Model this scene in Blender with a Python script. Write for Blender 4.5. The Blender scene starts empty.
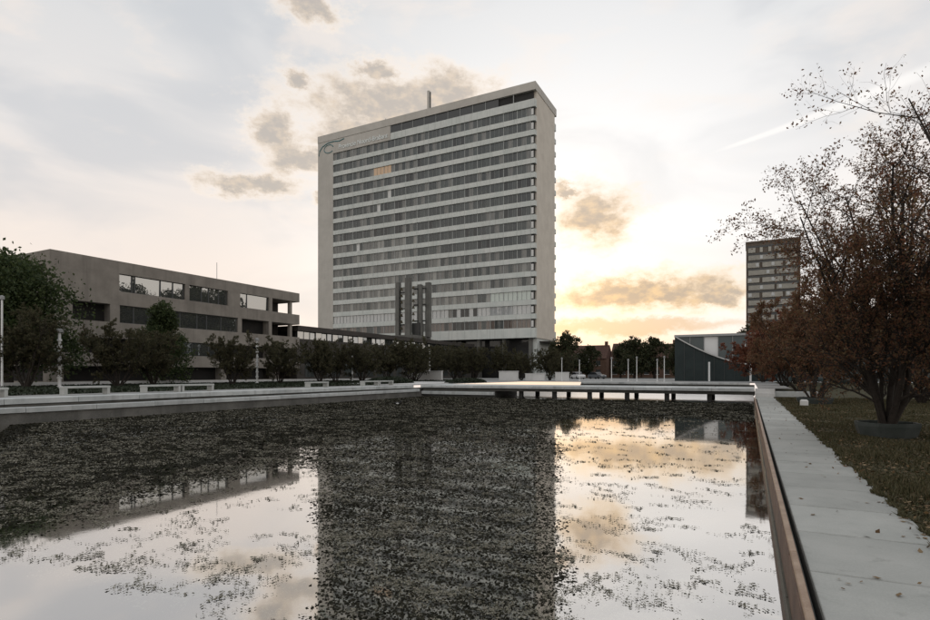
import bpy, math, random
import numpy as np
from mathutils import Vector

# ------------------------------------------------------------------ scene, camera, sky, sun
sc = bpy.context.scene
COL = sc.collection
EYE = 1.7
cam_d = bpy.data.cameras.new('camera')
cam_d.sensor_width = 36.0
cam_d.lens = 21.29
cam_d.shift_y = 0.0688
cam_d.clip_start = 0.05
cam_d.clip_end = 6000
cam = bpy.data.objects.new('camera', cam_d)
COL.objects.link(cam)
cam.location = (0, 0, EYE)
cam.rotation_euler = (math.radians(90), 0, math.radians(27.31))
sc.camera = cam
sc.view_settings.view_transform = 'Standard'
sc.view_settings.look = 'None'
sc.view_settings.exposure = 0.16
sc.view_settings.gamma = 1.0
sc.view_settings.use_curve_mapping = False
sc.cycles.use_denoising = True
sc.cycles.max_bounces = 6
sc.cycles.transparent_max_bounces = 12
sc.cycles.caustics_reflective = False
sc.cycles.caustics_refractive = False

SUN_AZ, SUN_EL = math.radians(-23.5), math.radians(6.0)     # azimuth from +Y towards +X
SUN_DIR = Vector((math.sin(SUN_AZ) * math.cos(SUN_EL), math.cos(SUN_AZ) * math.cos(SUN_EL), math.sin(SUN_EL)))


class NT:
    """small helper that writes shader node trees"""
    def __init__(self, tree):
        self.t = tree
        self.n = tree.nodes
        self.l = tree.links

    def node(self, typ, **kw):
        n = self.n.new(typ)
        for k, v in kw.items():
            setattr(n, k, v)
        return n

    def put(self, sock, v):
        if isinstance(v, bpy.types.NodeSocket):
            self.l.new(v, sock)
        elif isinstance(v, (tuple, list)) and len(v) == 3 and sock.type == 'RGBA':
            sock.default_value = (*v, 1)
        else:
            sock.default_value = v

    def math(self, op, a, b=0.0, c=0.0, clamp=False):
        n = self.node('ShaderNodeMath', operation=op, use_clamp=clamp)
        self.put(n.inputs[0], a); self.put(n.inputs[1], b); self.put(n.inputs[2], c)
        return n.outputs[0]

    def vmath(self, op, a, b=(0, 0, 0)):
        n = self.node('ShaderNodeVectorMath', operation=op)
        self.put(n.inputs[0], a)
        self.put(n.inputs[1], b)
        return n.outputs['Value'] if op in ('LENGTH', 'DOT_PRODUCT') else n.outputs[0]

    def mix(self, fac, a, b):
        n = self.node('ShaderNodeMix', data_type='RGBA')
        self.put(n.inputs[0], fac); self.put(n.inputs[6], a); self.put(n.inputs[7], b)
        return n.outputs[2]

    def ramp(self, fac, stops, interp='LINEAR'):
        n = self.node('ShaderNodeValToRGB')
        n.color_ramp.interpolation = interp
        el = n.color_ramp.elements
        while len(el) < len(stops):
            el.new(0.5)
        for e, (p, c) in zip(el, stops):
            e.position = p
            e.color = (c, c, c, 1) if isinstance(c, (int, float)) else (*c, 1)
        self.put(n.inputs[0], fac)
        return n.outputs[0]

    def smooth(self, x, a, b):
        n = self.node('ShaderNodeMapRange', interpolation_type='SMOOTHSTEP')
        self.put(n.inputs[0], x); n.inputs[1].default_value = a; n.inputs[2].default_value = b
        return n.outputs[0]

    def noise(self, vec, scale, detail=4.0, rough=0.55, dist=0.0):
        n = self.node('ShaderNodeTexNoise')
        if vec is not None:
            self.put(n.inputs['Vector'], vec)
        n.inputs['Scale'].default_value = scale
        n.inputs['Detail'].default_value = detail
        n.inputs['Roughness'].default_value = rough
        n.inputs['Distortion'].default_value = dist
        return n.outputs[0]

    def mapping(self, vec, scale=(1, 1, 1), loc=(0, 0, 0), rot=(0, 0, 0)):
        n = self.node('ShaderNodeMapping')
        self.put(n.inputs[0], vec)
        n.inputs['Location'].default_value = loc
        n.inputs['Rotation'].default_value = rot
        n.inputs['Scale'].default_value = scale
        return n.outputs[0]


def build_world():
    w = bpy.data.worlds.new('World')
    sc.world = w
    w.use_nodes = True
    t = NT(w.node_tree)
    t.n.clear()
    out = t.node('ShaderNodeOutputWorld')
    bg = t.node('ShaderNodeBackground')
    sky = t.node('ShaderNodeTexSky', sky_type='NISHITA', sun_disc=False)
    sky.sun_elevation = SUN_EL
    sky.sun_rotation = SUN_AZ
    sky.dust_density = 3.0
    sky.air_density = 1.2
    co = t.node('ShaderNodeTexCoord').outputs['Generated']
    sep = t.node('ShaderNodeSeparateXYZ')
    t.put(sep.inputs[0], co)
    x, y, z = sep.outputs
    az = t.math('MULTIPLY', t.math('ARCTAN2', x, y), 180 / math.pi)
    el = t.math('MULTIPLY', t.math('ARCSINE', z), 180 / math.pi)
    gl = (math.sin(math.radians(-15.5)) * math.cos(math.radians(7)), math.cos(math.radians(-15.5)) * math.cos(math.radians(7)), math.sin(math.radians(7)))
    sun_cos = t.vmath('DOT_PRODUCT', co, gl)      # middle of the bright part of the veil
    ang = t.math('MULTIPLY', t.math('ARCCOSINE', sun_cos), 180 / math.pi)
    # thin high veil of cloud lit by the low sun
    elr = t.math('DIVIDE', t.math('MAXIMUM', el, 0.0), 90.0)
    veil_far = t.ramp(elr, [(0.0, (0.99, 0.85, 0.75)), (0.11, (0.94, 0.835, 0.77)), (0.22, (0.85, 0.81, 0.79)),
                            (0.34, (0.74, 0.745, 0.755)), (1.0, (0.70, 0.72, 0.76))])
    near = t.smooth(ang, 40.0, 8.0)
    veil = t.mix(near, veil_far, (1.05, 1.05, 1.055))
    # golden band low around the sun
    band = t.math('MULTIPLY', t.smooth(el, 8.5, 1.0), t.smooth(ang, 26.0, 4.0))
    veil = t.mix(t.math('MULTIPLY', band, 0.7), veil, (1.02, 0.70, 0.42))
    # soft mottling of the veil
    cyl = t.node('ShaderNodeCombineXYZ')
    t.put(cyl.inputs[0], az); t.put(cyl.inputs[1], el)
    ae = cyl.outputs[0]
    soft = t.noise(t.mapping(co, scale=(1.6, 1.6, 4.5)), 2.1, 4, 0.5, 0.6)
    veil = t.mix(t.math('MULTIPLY', t.smooth(soft, 0.42, 0.68), 0.55), veil,
                 t.mix(near, (0.56, 0.59, 0.635), (0.80, 0.81, 0.83)))
    soft2 = t.noise(t.mapping(co, scale=(2.0, 2.0, 5.5), loc=(3.1, 0.4, 1.7)), 3.1, 5, 0.55, 0.3)
    veil = t.mix(t.math('MULTIPLY', t.smooth(soft2, 0.50, 0.72), 0.5), veil, t.mix(near, (0.97, 0.86, 0.78), (1.0, 0.96, 0.93)))
    # broken cumulus: soft-edged masses whose outline is torn by noise
    warp = t.node('ShaderNodeTexNoise')
    t.put(warp.inputs['Vector'], t.mapping(ae, scale=(0.16, 0.26, 1)))
    warp.inputs['Scale'].default_value = 1.0
    warp.inputs['Detail'].default_value = 8.0
    warp.inputs['Roughness'].default_value = 0.68
    wv = t.vmath('SUBTRACT', warp.outputs['Color'], (0.5, 0.5, 0.5))
    wv = t.vmath('MULTIPLY', wv, (8.0, 5.2, 0.0))
    aew = t.vmath('ADD', ae, wv)
    blobs = [(-34.0, 25.6, 9.0, 2.7), (-29.8, 27.0, 4.6, 1.9), (-39.0, 22.6, 4.2, 2.2), (-36.6, 28.6, 2.0, 0.9),
             (-46.6, 22.3, 2.0, 2.4), (-44.2, 20.4, 3.0, 1.2), (-48.6, 18.0, 3.8, 1.0), (-43.0, 32.6, 3.0, 1.2),
             (-44.2, 26.9, 1.6, 0.7), (-14.0, 15.7, 3.4, 2.2), (-9.4, 8.0, 8.6, 1.7), (-3.0, 7.3, 3.6, 0.8),
             (-41.3, 17.0, 1.2, 0.6), (-17.0, 18.3, 1.2, 0.5), (-62.0, 4.0, 7.0, 0.7),
             (60.0, 14.0, 9.0, 2.6), (95.0, 22.0, 12.0, 3.0), (140.0, 16.0, 11.0, 3.0), (-120.0, 18.0, 12.0, 3.0),
             (-95.0, 27.0, 9.0, 2.4), (-160.0, 30.0, 10.0, 3.0), (35.0, 30.0, 7.0, 2.0)]
    dens = None
    for (a, e, ra, re) in blobs:
        q = t.vmath('MULTIPLY', t.vmath('SUBTRACT', aew, (a, e, 0)), (1 / ra, 1 / re, 0))
        d = t.math('SUBTRACT', 1.25, t.vmath('LENGTH', q))
        dens = d if dens is None else t.math('SMOOTH_MAX', dens, d, 0.35)
    fine = t.noise(t.mapping(ae, scale=(0.36, 0.62, 1)), 1.0, 8, 0.66)
    dens = t.math('ADD', dens, t.math('MULTIPLY', t.math('SUBTRACT', fine, 0.5), 2.0))
    cover = t.smooth(dens, -0.05, 0.72)
    rim = t.math('MULTIPLY', t.smooth(dens, -0.55, 0.15), 0.6)
    core = t.math('MULTIPLY', t.smooth(dens, 0.2, 0.9), t.smooth(t.noise(t.mapping(ae, scale=(0.55, 0.9, 1), loc=(4.2, 1.3, 0)), 1.0, 6, 0.6), 0.30, 0.58))
    lowglow = t.math('MULTIPLY', t.smooth(el, 25.0, 10.0), t.smooth(ang, 26.0, 6.0))
    rim_c = t.mix(lowglow, (1.0, 0.89, 0.79), (1.05, 0.87, 0.66))
    body_thin = t.mix(lowglow, (0.74, 0.62, 0.50), (0.76, 0.54, 0.32))
    body_thick = t.mix(lowglow, (0.50, 0.46, 0.425), (0.37, 0.32, 0.28))
    veil = t.mix(rim, veil, rim_c)
    veil = t.mix(t.math('MULTIPLY', cover, 0.9), veil, t.mix(core, body_thin, body_thick))
    # low streak of cloud under the sun
    st = t.vmath('LENGTH', t.vmath('MULTIPLY', t.vmath('SUBTRACT', aew, (-11.5, 4.5, 0)), (1 / 13.0, 1 / 0.9, 0)))
    veil = t.mix(t.math('MULTIPLY', t.smooth(st, 1.2, 0.4), 0.7), veil, (0.66, 0.47, 0.30))
    # a vapour trail
    p0, p1 = (-2.9, 20.2), (11.0, 22.6)
    dx, dy = p1[0] - p0[0], p1[1] - p0[1]
    L = math.hypot(dx, dy)
    rel = t.vmath('SUBTRACT', ae, (p0[0], p0[1], 0))
    along = t.vmath('DOT_PRODUCT', rel, (dx / L, dy / L, 0))
    across = t.math('ABSOLUTE', t.vmath('DOT_PRODUCT', rel, (-dy / L, dx / L, 0)))
    wid = t.math('ADD', 0.18, t.math('MULTIPLY', along, 0.035))
    trail = t.math('MULTIPLY', t.smooth(t.math('DIVIDE', across, t.math('MAXIMUM', wid, 0.05)), 1.0, 0.2),
                   t.math('MULTIPLY', t.smooth(along, -1.0, 3.0), t.smooth(along, 19.0, 14.0)))
    veil = t.mix(t.math('MULTIPLY', trail, 0.6), veil, (1.10, 1.07, 1.04))
    # clear air from the physical sky shows faintly through the veil
    clear = t.mix(1.0, (0, 0, 0), sky.outputs[0])
    mul = t.vmath('SCALE', clear)
    mul.node.inputs['Scale'].default_value = 0.10
    col = t.mix(0.90, mul, veil)
    t.put(bg.inputs[0], col)
    bg.inputs[1].default_value = 0.95
    t.l.new(bg.outputs[0], out.inputs[0])
    w.cycles.sampling_method = 'MANUAL'
    w.cycles.sample_map_resolution = 512


build_world()
sun_d = bpy.data.lights.new('sun', 'SUN')
sun_d.energy = 0.5
sun_d.angle = math.radians(10)
sun_d.color = (1.0, 0.72, 0.45)
sun = bpy.data.objects.new('sun', sun_d)
COL.objects.link(sun)
sun.rotation_euler = SUN_DIR.to_track_quat('Z', 'Y').to_euler()

R = random.Random(7)
RNG = np.random.default_rng(11)

# ------------------------------------------------------------------ materials
MATS = {}


def new_mat(name):
    m = bpy.data.materials.new(name)
    m.use_nodes = True
    t = NT(m.node_tree)
    b = t.n['Principled BSDF']
    MATS[name] = m
    return m, t, b


def plain(name, col, rough=0.7, metal=0.0, spec=0.5):
    m, t, b = new_mat(name)
    b.inputs['Base Color'].default_value = (*col, 1)
    b.inputs['Roughness'].default_value = rough
    b.inputs['Metallic'].default_value = metal
    b.inputs['Specular IOR Level'].default_value = spec
    return m


def rough_mat(name, c0, c1, scale=1.0, rough=0.85, bump=0.1, streak=0.0, stain=None, grain=30.0, spec=0.3, per_obj=0.0, joint=None, wear=None):
    """mottled mineral surface: two-tone noise, grain, optional vertical rain streaks"""
    m, t, b = new_mat(name)
    geo = t.node('ShaderNodeNewGeometry')
    co = geo.outputs['Position']
    n1 = t.noise(co, scale, 6, 0.6)
    n2 = t.noise(co, scale * grain, 3, 0.6)
    f = t.math('ADD', t.math('MULTIPLY', n1, 0.75), t.math('MULTIPLY', n2, 0.35))
    col = t.mix(t.smooth(f, 0.35, 0.75), c0, c1)
    if streak:
        s = t.noise(t.mapping(co, scale=(1.1, 1.1, 0.06)), 1.0, 5, 0.65)
        col = t.mix(t.math('MULTIPLY', t.smooth(s, 0.48, 0.72), streak), col, stain or tuple(0.55 * k for k in c0))
    if joint:
        sp = t.node('ShaderNodeSeparateXYZ')
        t.put(sp.inputs[0], co)
        fx = t.math('ABSOLUTE', t.math('SUBTRACT', t.math('FRACT', t.math('DIVIDE', t.math('SUBTRACT', sp.outputs[0], joint[1]), joint[0])), 0.5))
        col = t.mix(t.math('MULTIPLY', t.smooth(fx, 0.488, 0.496), 0.55), col, tuple(0.4 * k for k in c0))
    if wear:
        # grime gathers along the edges of each slab
        tc = t.node('ShaderNodeTexCoord')
        sp = t.node('ShaderNodeSeparateXYZ')
        t.put(sp.inputs[0], tc.outputs['Object'])
        ex = t.math('DIVIDE', t.math('ABSOLUTE', sp.outputs[0]), wear[0])
        ey = t.math('DIVIDE', t.math('ABSOLUTE', sp.outputs[1]), wear[1])
        e = t.math('ADD', t.math('MAXIMUM', ex, ey), t.math('MULTIPLY', t.math('SUBTRACT', t.noise(co, 5.0, 5, 0.65), 0.5), 0.5))
        col = t.mix(t.math('MULTIPLY', t.smooth(e, 0.93, 1.15), 0.4), col, wear[2])
        sp_ = t.noise(co, 2.3, 7, 0.7, 0.4)
        col = t.mix(t.math('MULTIPLY', t.smooth(sp_, 0.56, 0.70), 0.4), col, wear[2])
    if per_obj:
        oi = t.node('ShaderNodeObjectInfo')
        k = t.math('ADD', 1 - per_obj, t.math('MULTIPLY', oi.outputs['Random'], 2 * per_obj))
        sv = t.vmath('SCALE', col)
        t.put(sv.node.inputs['Scale'], k)
        col = sv
    t.put(b.inputs['Base Color'], col)
    b.inputs['Roughness'].default_value = rough
    b.inputs['Specular IOR Level'].default_value = spec
    if bump:
        bp = t.node('ShaderNodeBump')
        bp.inputs['Strength'].default_value = bump
        bp.inputs['Distance'].default_value = 0.02
        t.put(bp.inputs['Height'], n2)
        t.l.new(bp.outputs[0], b.inputs['Normal'])
    return m


def leaf_mat(name, cols, rough=0.6, trans=0.25, spec=0.25):
    m, t, b = new_mat(name)
    geo = t.node('ShaderNodeNewGeometry')
    k = len(cols)
    col = t.ramp(geo.outputs['Random Per Island'], [(i / max(1, k - 1), c) for i, c in enumerate(cols)])
    t.put(b.inputs['Base Color'], col)
    b.inputs['Roughness'].default_value = rough
    b.inputs['Specular IOR Level'].default_value = spec
    if trans:
        tr = t.node('ShaderNodeBsdfTranslucent')
        t.put(tr.inputs[0], col)
        mx = t.node('ShaderNodeMixShader')
        mx.inputs[0].default_value = trans
        t.l.new(b.outputs[0], mx.inputs[1])
        t.l.new(tr.outputs[0], mx.inputs[2])
        t.l.new(mx.outputs[0], t.n['Material Output'].inputs[0])
    return m


def glass_mat(name, col, refl=0.25, rough=0.04, curtain=0.0, col2=None, fold=2.6, emit=None, es=0.0):
    """window glass seen from outside: what hangs behind it plus a mirror of the sky"""
    m, t, b = new_mat(name)
    geo = t.node('ShaderNodeNewGeometry')
    oi = t.node('ShaderNodeObjectInfo')
    c = col
    if curtain:
        off = t.node('ShaderNodeCombineXYZ')
        t.put(off.inputs[0], t.math('MULTIPLY', oi.outputs['Random'], 37.0))
        p = t.vmath('ADD', geo.outputs['Position'], off.outputs[0])
        w = t.noise(t.mapping(p, scale=(fold, fold, 0.25)), 1.0, 3, 0.6)
        c = t.mix(t.math('MULTIPLY', t.smooth(w, 0.35, 0.65), curtain), col, col2 or tuple(k * 0.4 for k in col))
    t.put(b.inputs['Base Color'], c)
    b.inputs['Roughness'].default_value = 0.5
    if emit:
        b.inputs['Emission Color'].default_value = (*emit, 1)
        b.inputs['Emission Strength'].default_value = es
    g = t.node('ShaderNodeBsdfGlossy')
    g.inputs['Roughness'].default_value = rough
    g.inputs['Color'].default_value = (0.9, 0.95, 0.95, 1)
    bp = t.node('ShaderNodeBump')
    bp.inputs['Strength'].default_value = 0.12
    bp.inputs['Distance'].default_value = 0.05
    t.put(bp.inputs['Height'], t.noise(geo.outputs['Position'], 0.9, 2))
    t.l.new(bp.outputs[0], g.inputs['Normal'])
    lw = t.node('ShaderNodeLayerWeight')
    lw.inputs[0].default_value = 0.35
    f = t.math('ADD', refl, t.math('MULTIPLY', lw.outputs['Fresnel'], 0.25), clamp=True)
    mx = t.node('ShaderNodeMixShader')
    t.put(mx.inputs[0], f)
    t.l.new(b.outputs[0], mx.inputs[1]); t.l.new(g.outputs[0], mx.inputs[2])
    t.l.new(mx.outputs[0], t.n['Material Output'].inputs[0])
    return m


def water_mat(name, r_near, r_far, rough, bump, scale, dist):
    m, t, b = new_mat(name)
    t.n.remove(b)
    geo = t.node('ShaderNodeNewGeometry')
    g = t.node('ShaderNodeBsdfGlossy')
    g.inputs['Roughness'].default_value = rough
    g.inputs['Color'].default_value = (1.0, 0.985, 0.97, 1)
    bp = t.node('ShaderNodeBump')
    bp.inputs['Strength'].default_value = bump
    bp.inputs['Distance'].default_value = dist
    h = t.math('ADD', t.noise(t.mapping(geo.outputs['Position'], scale=(scale, scale, 1)), 1.0, 3, 0.5),
               t.math('MULTIPLY', t.noise(t.mapping(geo.outputs['Position'], scale=(scale * 6, scale * 6, 1)), 1.0, 2, 0.5), 0.15))
    t.put(bp.inputs['Height'], h)
    t.l.new(bp.outputs[0], g.inputs['Normal'])
    tr = t.node('ShaderNodeBsdfTransparent')
    tr.inputs[0].default_value = (0.80, 0.84, 0.78, 1)
    lw = t.node('ShaderNodeLayerWeight')
    lw.inputs[0].default_value = 0.5
    f = t.ramp(lw.outputs['Facing'], [(0.0, 0.04), (0.35, 0.16), (0.58, r_near), (0.80, r_near + 0.14), (0.93, r_near + 0.27), (1.0, r_far)])
    mx = t.node('ShaderNodeMixShader')
    t.put(mx.inputs[0], f)
    t.l.new(tr.outputs[0], mx.inputs[1]); t.l.new(g.outputs[0], mx.inputs[2])
    t.l.new(mx.outputs[0], t.n['Material Output'].inputs[0])
    return m


rough_mat('tower_concrete', (0.60, 0.645, 0.615), (0.73, 0.755, 0.72), 0.35, 0.8, 0.05, 0.5, (0.46, 0.48, 0.45), joint=(3.9, -116.9))
rough_mat('end_concrete', (0.50, 0.485, 0.44), (0.60, 0.58, 0.53), 0.3, 0.8, 0.05, 0.3, (0.44, 0.41, 0.36))
rough_mat('glow_gable_concrete', (0.62, 0.575, 0.50), (0.74, 0.69, 0.605), 0.3, 0.8, 0.05, 0.3, (0.54, 0.50, 0.43))  # paler copy of the end concrete: warm sky glow put into its colour
rough_mat('tower_shadow', (0.035, 0.035, 0.035), (0.05, 0.05, 0.048), 0.5, 0.9, 0)
rough_mat('brown_concrete', (0.22, 0.20, 0.175), (0.31, 0.285, 0.25), 0.5, 0.88, 0.15, 0.45, (0.15, 0.135, 0.12))
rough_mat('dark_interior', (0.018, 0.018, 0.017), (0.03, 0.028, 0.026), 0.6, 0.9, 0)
rough_mat('podium_wall', (0.055, 0.05, 0.045), (0.085, 0.078, 0.07), 0.6, 0.85, 0.1)
rough_mat('podium_fascia', (0.05, 0.045, 0.04), (0.07, 0.062, 0.055), 0.4, 0.7, 0)
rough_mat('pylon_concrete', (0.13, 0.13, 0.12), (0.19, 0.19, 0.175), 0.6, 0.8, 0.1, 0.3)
rough_mat('coping_stone', (0.44, 0.47, 0.465), (0.60, 0.62, 0.61), 1.3, 0.8, 0.15, 0.5, (0.20, 0.21, 0.20), per_obj=0.10)
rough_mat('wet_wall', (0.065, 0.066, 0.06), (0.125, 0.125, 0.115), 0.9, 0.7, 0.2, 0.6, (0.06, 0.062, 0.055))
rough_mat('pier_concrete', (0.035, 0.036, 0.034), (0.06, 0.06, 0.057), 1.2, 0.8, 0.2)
rough_mat('bank_wall', (0.10, 0.10, 0.09), (0.20, 0.195, 0.18), 0.9, 0.75, 0.2, 0.6, (0.075, 0.075, 0.065))
rough_mat('path_stone', (0.335, 0.345, 0.325), (0.44, 0.445, 0.42), 0.9, 0.85, 0.3, per_obj=0.08, grain=60, wear=(0.606, 0.672, (0.20, 0.205, 0.185)))
rough_mat('joint_sand', (0.10, 0.10, 0.09), (0.16, 0.155, 0.14), 4, 0.95, 0.2)
rough_mat('plaza_paving', (0.27, 0.275, 0.27), (0.37, 0.37, 0.36), 0.4, 0.85, 0.1)
rough_mat('pale_paving', (0.50, 0.50, 0.485), (0.62, 0.615, 0.60), 0.5, 0.85, 0.1)
rough_mat('earth', (0.030, 0.030, 0.020), (0.055, 0.050, 0.034), 0.7, 0.95, 0.3)
rough_mat('terrain_soil', (0.055, 0.055, 0.045), (0.09, 0.088, 0.075), 0.03, 0.95, 0.1)
rough_mat('lawn_soil', (0.040, 0.041, 0.020), (0.085, 0.075, 0.040), 0.9, 0.95, 0.5, grain=24)
rough_mat('pond_mud', (0.012, 0.012, 0.010), (0.022, 0.021, 0.016), 0.5, 0.95, 0.2)
rough_mat('bark', (0.030, 0.025, 0.021), (0.055, 0.046, 0.038), 9, 0.9, 0.4)
rough_mat('bark_pale', (0.06, 0.052, 0.044), (0.10, 0.088, 0.075), 9, 0.9, 0.4)
rough_mat('planter_concrete', (0.045, 0.055, 0.05), (0.075, 0.085, 0.08), 2.2, 0.85, 0.3, 0.4)
rough_mat('bench_concrete', (0.40, 0.42, 0.40), (0.52, 0.53, 0.51), 2.0, 0.8, 0.15)
rough_mat('white_render', (0.62, 0.62, 0.60), (0.72, 0.715, 0.70), 0.8, 0.8, 0.05, 0.2)
rough_mat('house_brick', (0.12, 0.075, 0.055), (0.18, 0.11, 0.08), 1.5, 0.9, 0.1)
rough_mat('roof_tile', (0.085, 0.048, 0.038), (0.13, 0.075, 0.058), 1.5, 0.85, 0.1)
rough_mat('flat_brick', (0.13, 0.11, 0.09), (0.18, 0.15, 0.125), 0.4, 0.9, 0.05)
rough_mat('flat_panel', (0.38, 0.365, 0.32), (0.50, 0.485, 0.43), 0.6, 0.8, 0.0, per_obj=0.15)
rough_mat('rust_steel', (0.085, 0.05, 0.034), (0.19, 0.115, 0.078), 2.4, 0.6, 0.2, 0.5, (0.12, 0.065, 0.04), spec=0.5)
rough_mat('algae', (0.028, 0.030, 0.018), (0.06, 0.055, 0.034), 3.0, 0.5, 0.3, spec=0.5)
rough_mat('rust_edge', (0.24, 0.155, 0.105), (0.42, 0.31, 0.225), 3.0, 0.5, 0.1, spec=0.5)
rough_mat('hall_wall', (0.018, 0.028, 0.028), (0.03, 0.043, 0.043), 0.5, 0.6, 0.05)
plain('white_metal', (0.80, 0.81, 0.80), 0.45)
plain('grey_metal', (0.33, 0.34, 0.34), 0.45, 0.3)
plain('dark_metal', (0.05, 0.052, 0.05), 0.45, 0.3)
plain('frame_metal', (0.36, 0.38, 0.37), 0.5, 0.2)
plain('frame_dark', (0.06, 0.065, 0.065), 0.5, 0.2)
plain('letter_white', (0.82, 0.88, 0.87), 0.5)
plain('teal_line', (0.08, 0.22, 0.24), 0.5)
plain('bell_bronze', (0.10, 0.085, 0.05), 0.45, 0.6)
plain('mast_red', (0.30, 0.10, 0.07), 0.6)
plain('blind_white', (0.70, 0.71, 0.69), 0.6)
plain('car_white', (0.70, 0.70, 0.70), 0.25)
plain('car_grey', (0.12, 0.13, 0.14), 0.25)
plain('car_glass', (0.02, 0.022, 0.025), 0.08)
plain('rubber', (0.02, 0.02, 0.02), 0.8)
plain('feather_black', (0.012, 0.012, 0.013), 0.5)
plain('feather_white', (0.75, 0.75, 0.73), 0.6)
plain('bill_grey', (0.20, 0.22, 0.24), 0.4)
glass_mat('glass_dark', (0.016, 0.024, 0.024), 0.035, 0.05, 0.7, (0.06, 0.066, 0.064))
glass_mat('glass_mid', (0.07, 0.084, 0.080), 0.035, 0.06, 0.8, (0.035, 0.04, 0.039))
glass_mat('glass_curtain', (0.20, 0.20, 0.182), 0.04, 0.08, 0.8, (0.10, 0.10, 0.095))
glass_mat('glass_linen', (0.32, 0.32, 0.295), 0.04, 0.08, 0.6, (0.22, 0.22, 0.20), fold=2.5)
glass_mat('glass_pale', (0.48, 0.50, 0.50), 0.12, 0.06, 0.6, (0.32, 0.34, 0.35))
glass_mat('glass_green', (0.50, 0.58, 0.53), 0.10, 0.08, 0.2, (0.44, 0.52, 0.48))
glass_mat('glass_brown', (0.16, 0.12, 0.095), 0.06, 0.08, 0.8, (0.06, 0.05, 0.045))
glass_mat('glass_warm', (0.30, 0.20, 0.12), 0.06, 0.1, 0.6, (0.24, 0.16, 0.10), emit=(1.0, 0.62, 0.32), es=0.16)
glass_mat('glass_black', (0.012, 0.013, 0.013), 0.03, 0.05)
glass_mat('glass_mirror', (0.03, 0.035, 0.035), 0.45, 0.015)
glass_mat('glass_deep', (0.02, 0.036, 0.038), 0.04, 0.05)
glass_mat('glass_hall', (0.022, 0.046, 0.050), 0.03, 0.03)
water_mat('water_still', 0.56, 0.90, 0.04, 0.04, 1.2, 0.02)
water_mat('water_ruffled', 0.66, 0.97, 0.30, 1.0, 1.6, 0.08)
leaf_mat('leaf_autumn', [(0.12, 0.058, 0.036), (0.20, 0.090, 0.054), (0.24, 0.13, 0.072), (0.14, 0.095, 0.050), (0.22, 0.165, 0.09)], trans=0.45)
leaf_mat('leaf_red', [(0.14, 0.052, 0.034), (0.22, 0.080, 0.050), (0.26, 0.115, 0.068), (0.17, 0.08, 0.046)], trans=0.45)
leaf_mat('leaf_green', [(0.030, 0.048, 0.020), (0.055, 0.080, 0.030), (0.080, 0.10, 0.038), (0.044, 0.066, 0.026)], trans=0.35)
leaf_mat('leaf_dusky', [(0.060, 0.062, 0.034), (0.095, 0.095, 0.050), (0.115, 0.095, 0.056), (0.078, 0.082, 0.045)], trans=0.4)
leaf_mat('leaf_far', [(0.028, 0.038, 0.018), (0.050, 0.060, 0.027), (0.070, 0.060, 0.030)], trans=0.3)
leaf_mat('leaf_hedge', [(0.016, 0.024, 0.014), (0.030, 0.042, 0.022), (0.022, 0.030, 0.017)], trans=0.1)
leaf_mat('leaf_fallen', [(0.10, 0.055, 0.025), (0.17, 0.11, 0.05), (0.22, 0.16, 0.09), (0.07, 0.045, 0.025)], trans=0.0)
leaf_mat('grass_blade', [(0.050, 0.052, 0.024), (0.090, 0.082, 0.040), (0.075, 0.068, 0.034), (0.14, 0.112, 0.064)], trans=0.15)
leaf_mat('weed_leaf', [(0.12, 0.12, 0.09), (0.22, 0.215, 0.175), (0.30, 0.29, 0.24), (0.16, 0.16, 0.125)], trans=0.0, spec=0.0)
leaf_mat('reflection_mat_leaf', [(0.010, 0.010, 0.007), (0.022, 0.021, 0.014), (0.036, 0.034, 0.024), (0.016, 0.016, 0.010)], trans=0.0, spec=0.08, rough=0.9)  # near-black plants, stand in for the dark reflections on the water
leaf_mat('float_leaf', [(0.07, 0.072, 0.046), (0.17, 0.16, 0.12), (0.29, 0.27, 0.22), (0.12, 0.115, 0.075), (0.21, 0.19, 0.14)], trans=0.0, spec=0.3)
M = MATS


# ------------------------------------------------------------------ mesh helpers
def wloc(o):
    v = Vector((0, 0, 0))
    while o is not None:
        v = v + o.location
        o = o.parent
    return v


def tag(o, label=None, cat=None, group=None, kind=None):
    if label: o['label'] = label
    if cat: o['category'] = cat
    if group: o['group'] = group
    if kind: o['kind'] = kind
    return o


def empty(name, loc, label, cat, group=None):
    o = bpy.data.objects.new(name, None)
    o.empty_display_size = 0.3
    COL.objects.link(o)
    o.location = loc
    return tag(o, label, cat, group)


def link(name, me, parent=None, loc=(0, 0, 0), rot=0.0, scale=1.0):
    """object from shared mesh data; loc is a world point"""
    o = bpy.data.objects.new(name, me)
    COL.objects.link(o)
    o.location = loc
    if parent is not None:
        o.location = Vector(loc) - wloc(parent)
        o.parent = parent
    if rot: o.rotation_euler = (0, 0, rot)
    if scale != 1.0: o.scale = (scale,) * 3 if isinstance(scale, (int, float)) else scale
    return o


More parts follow.
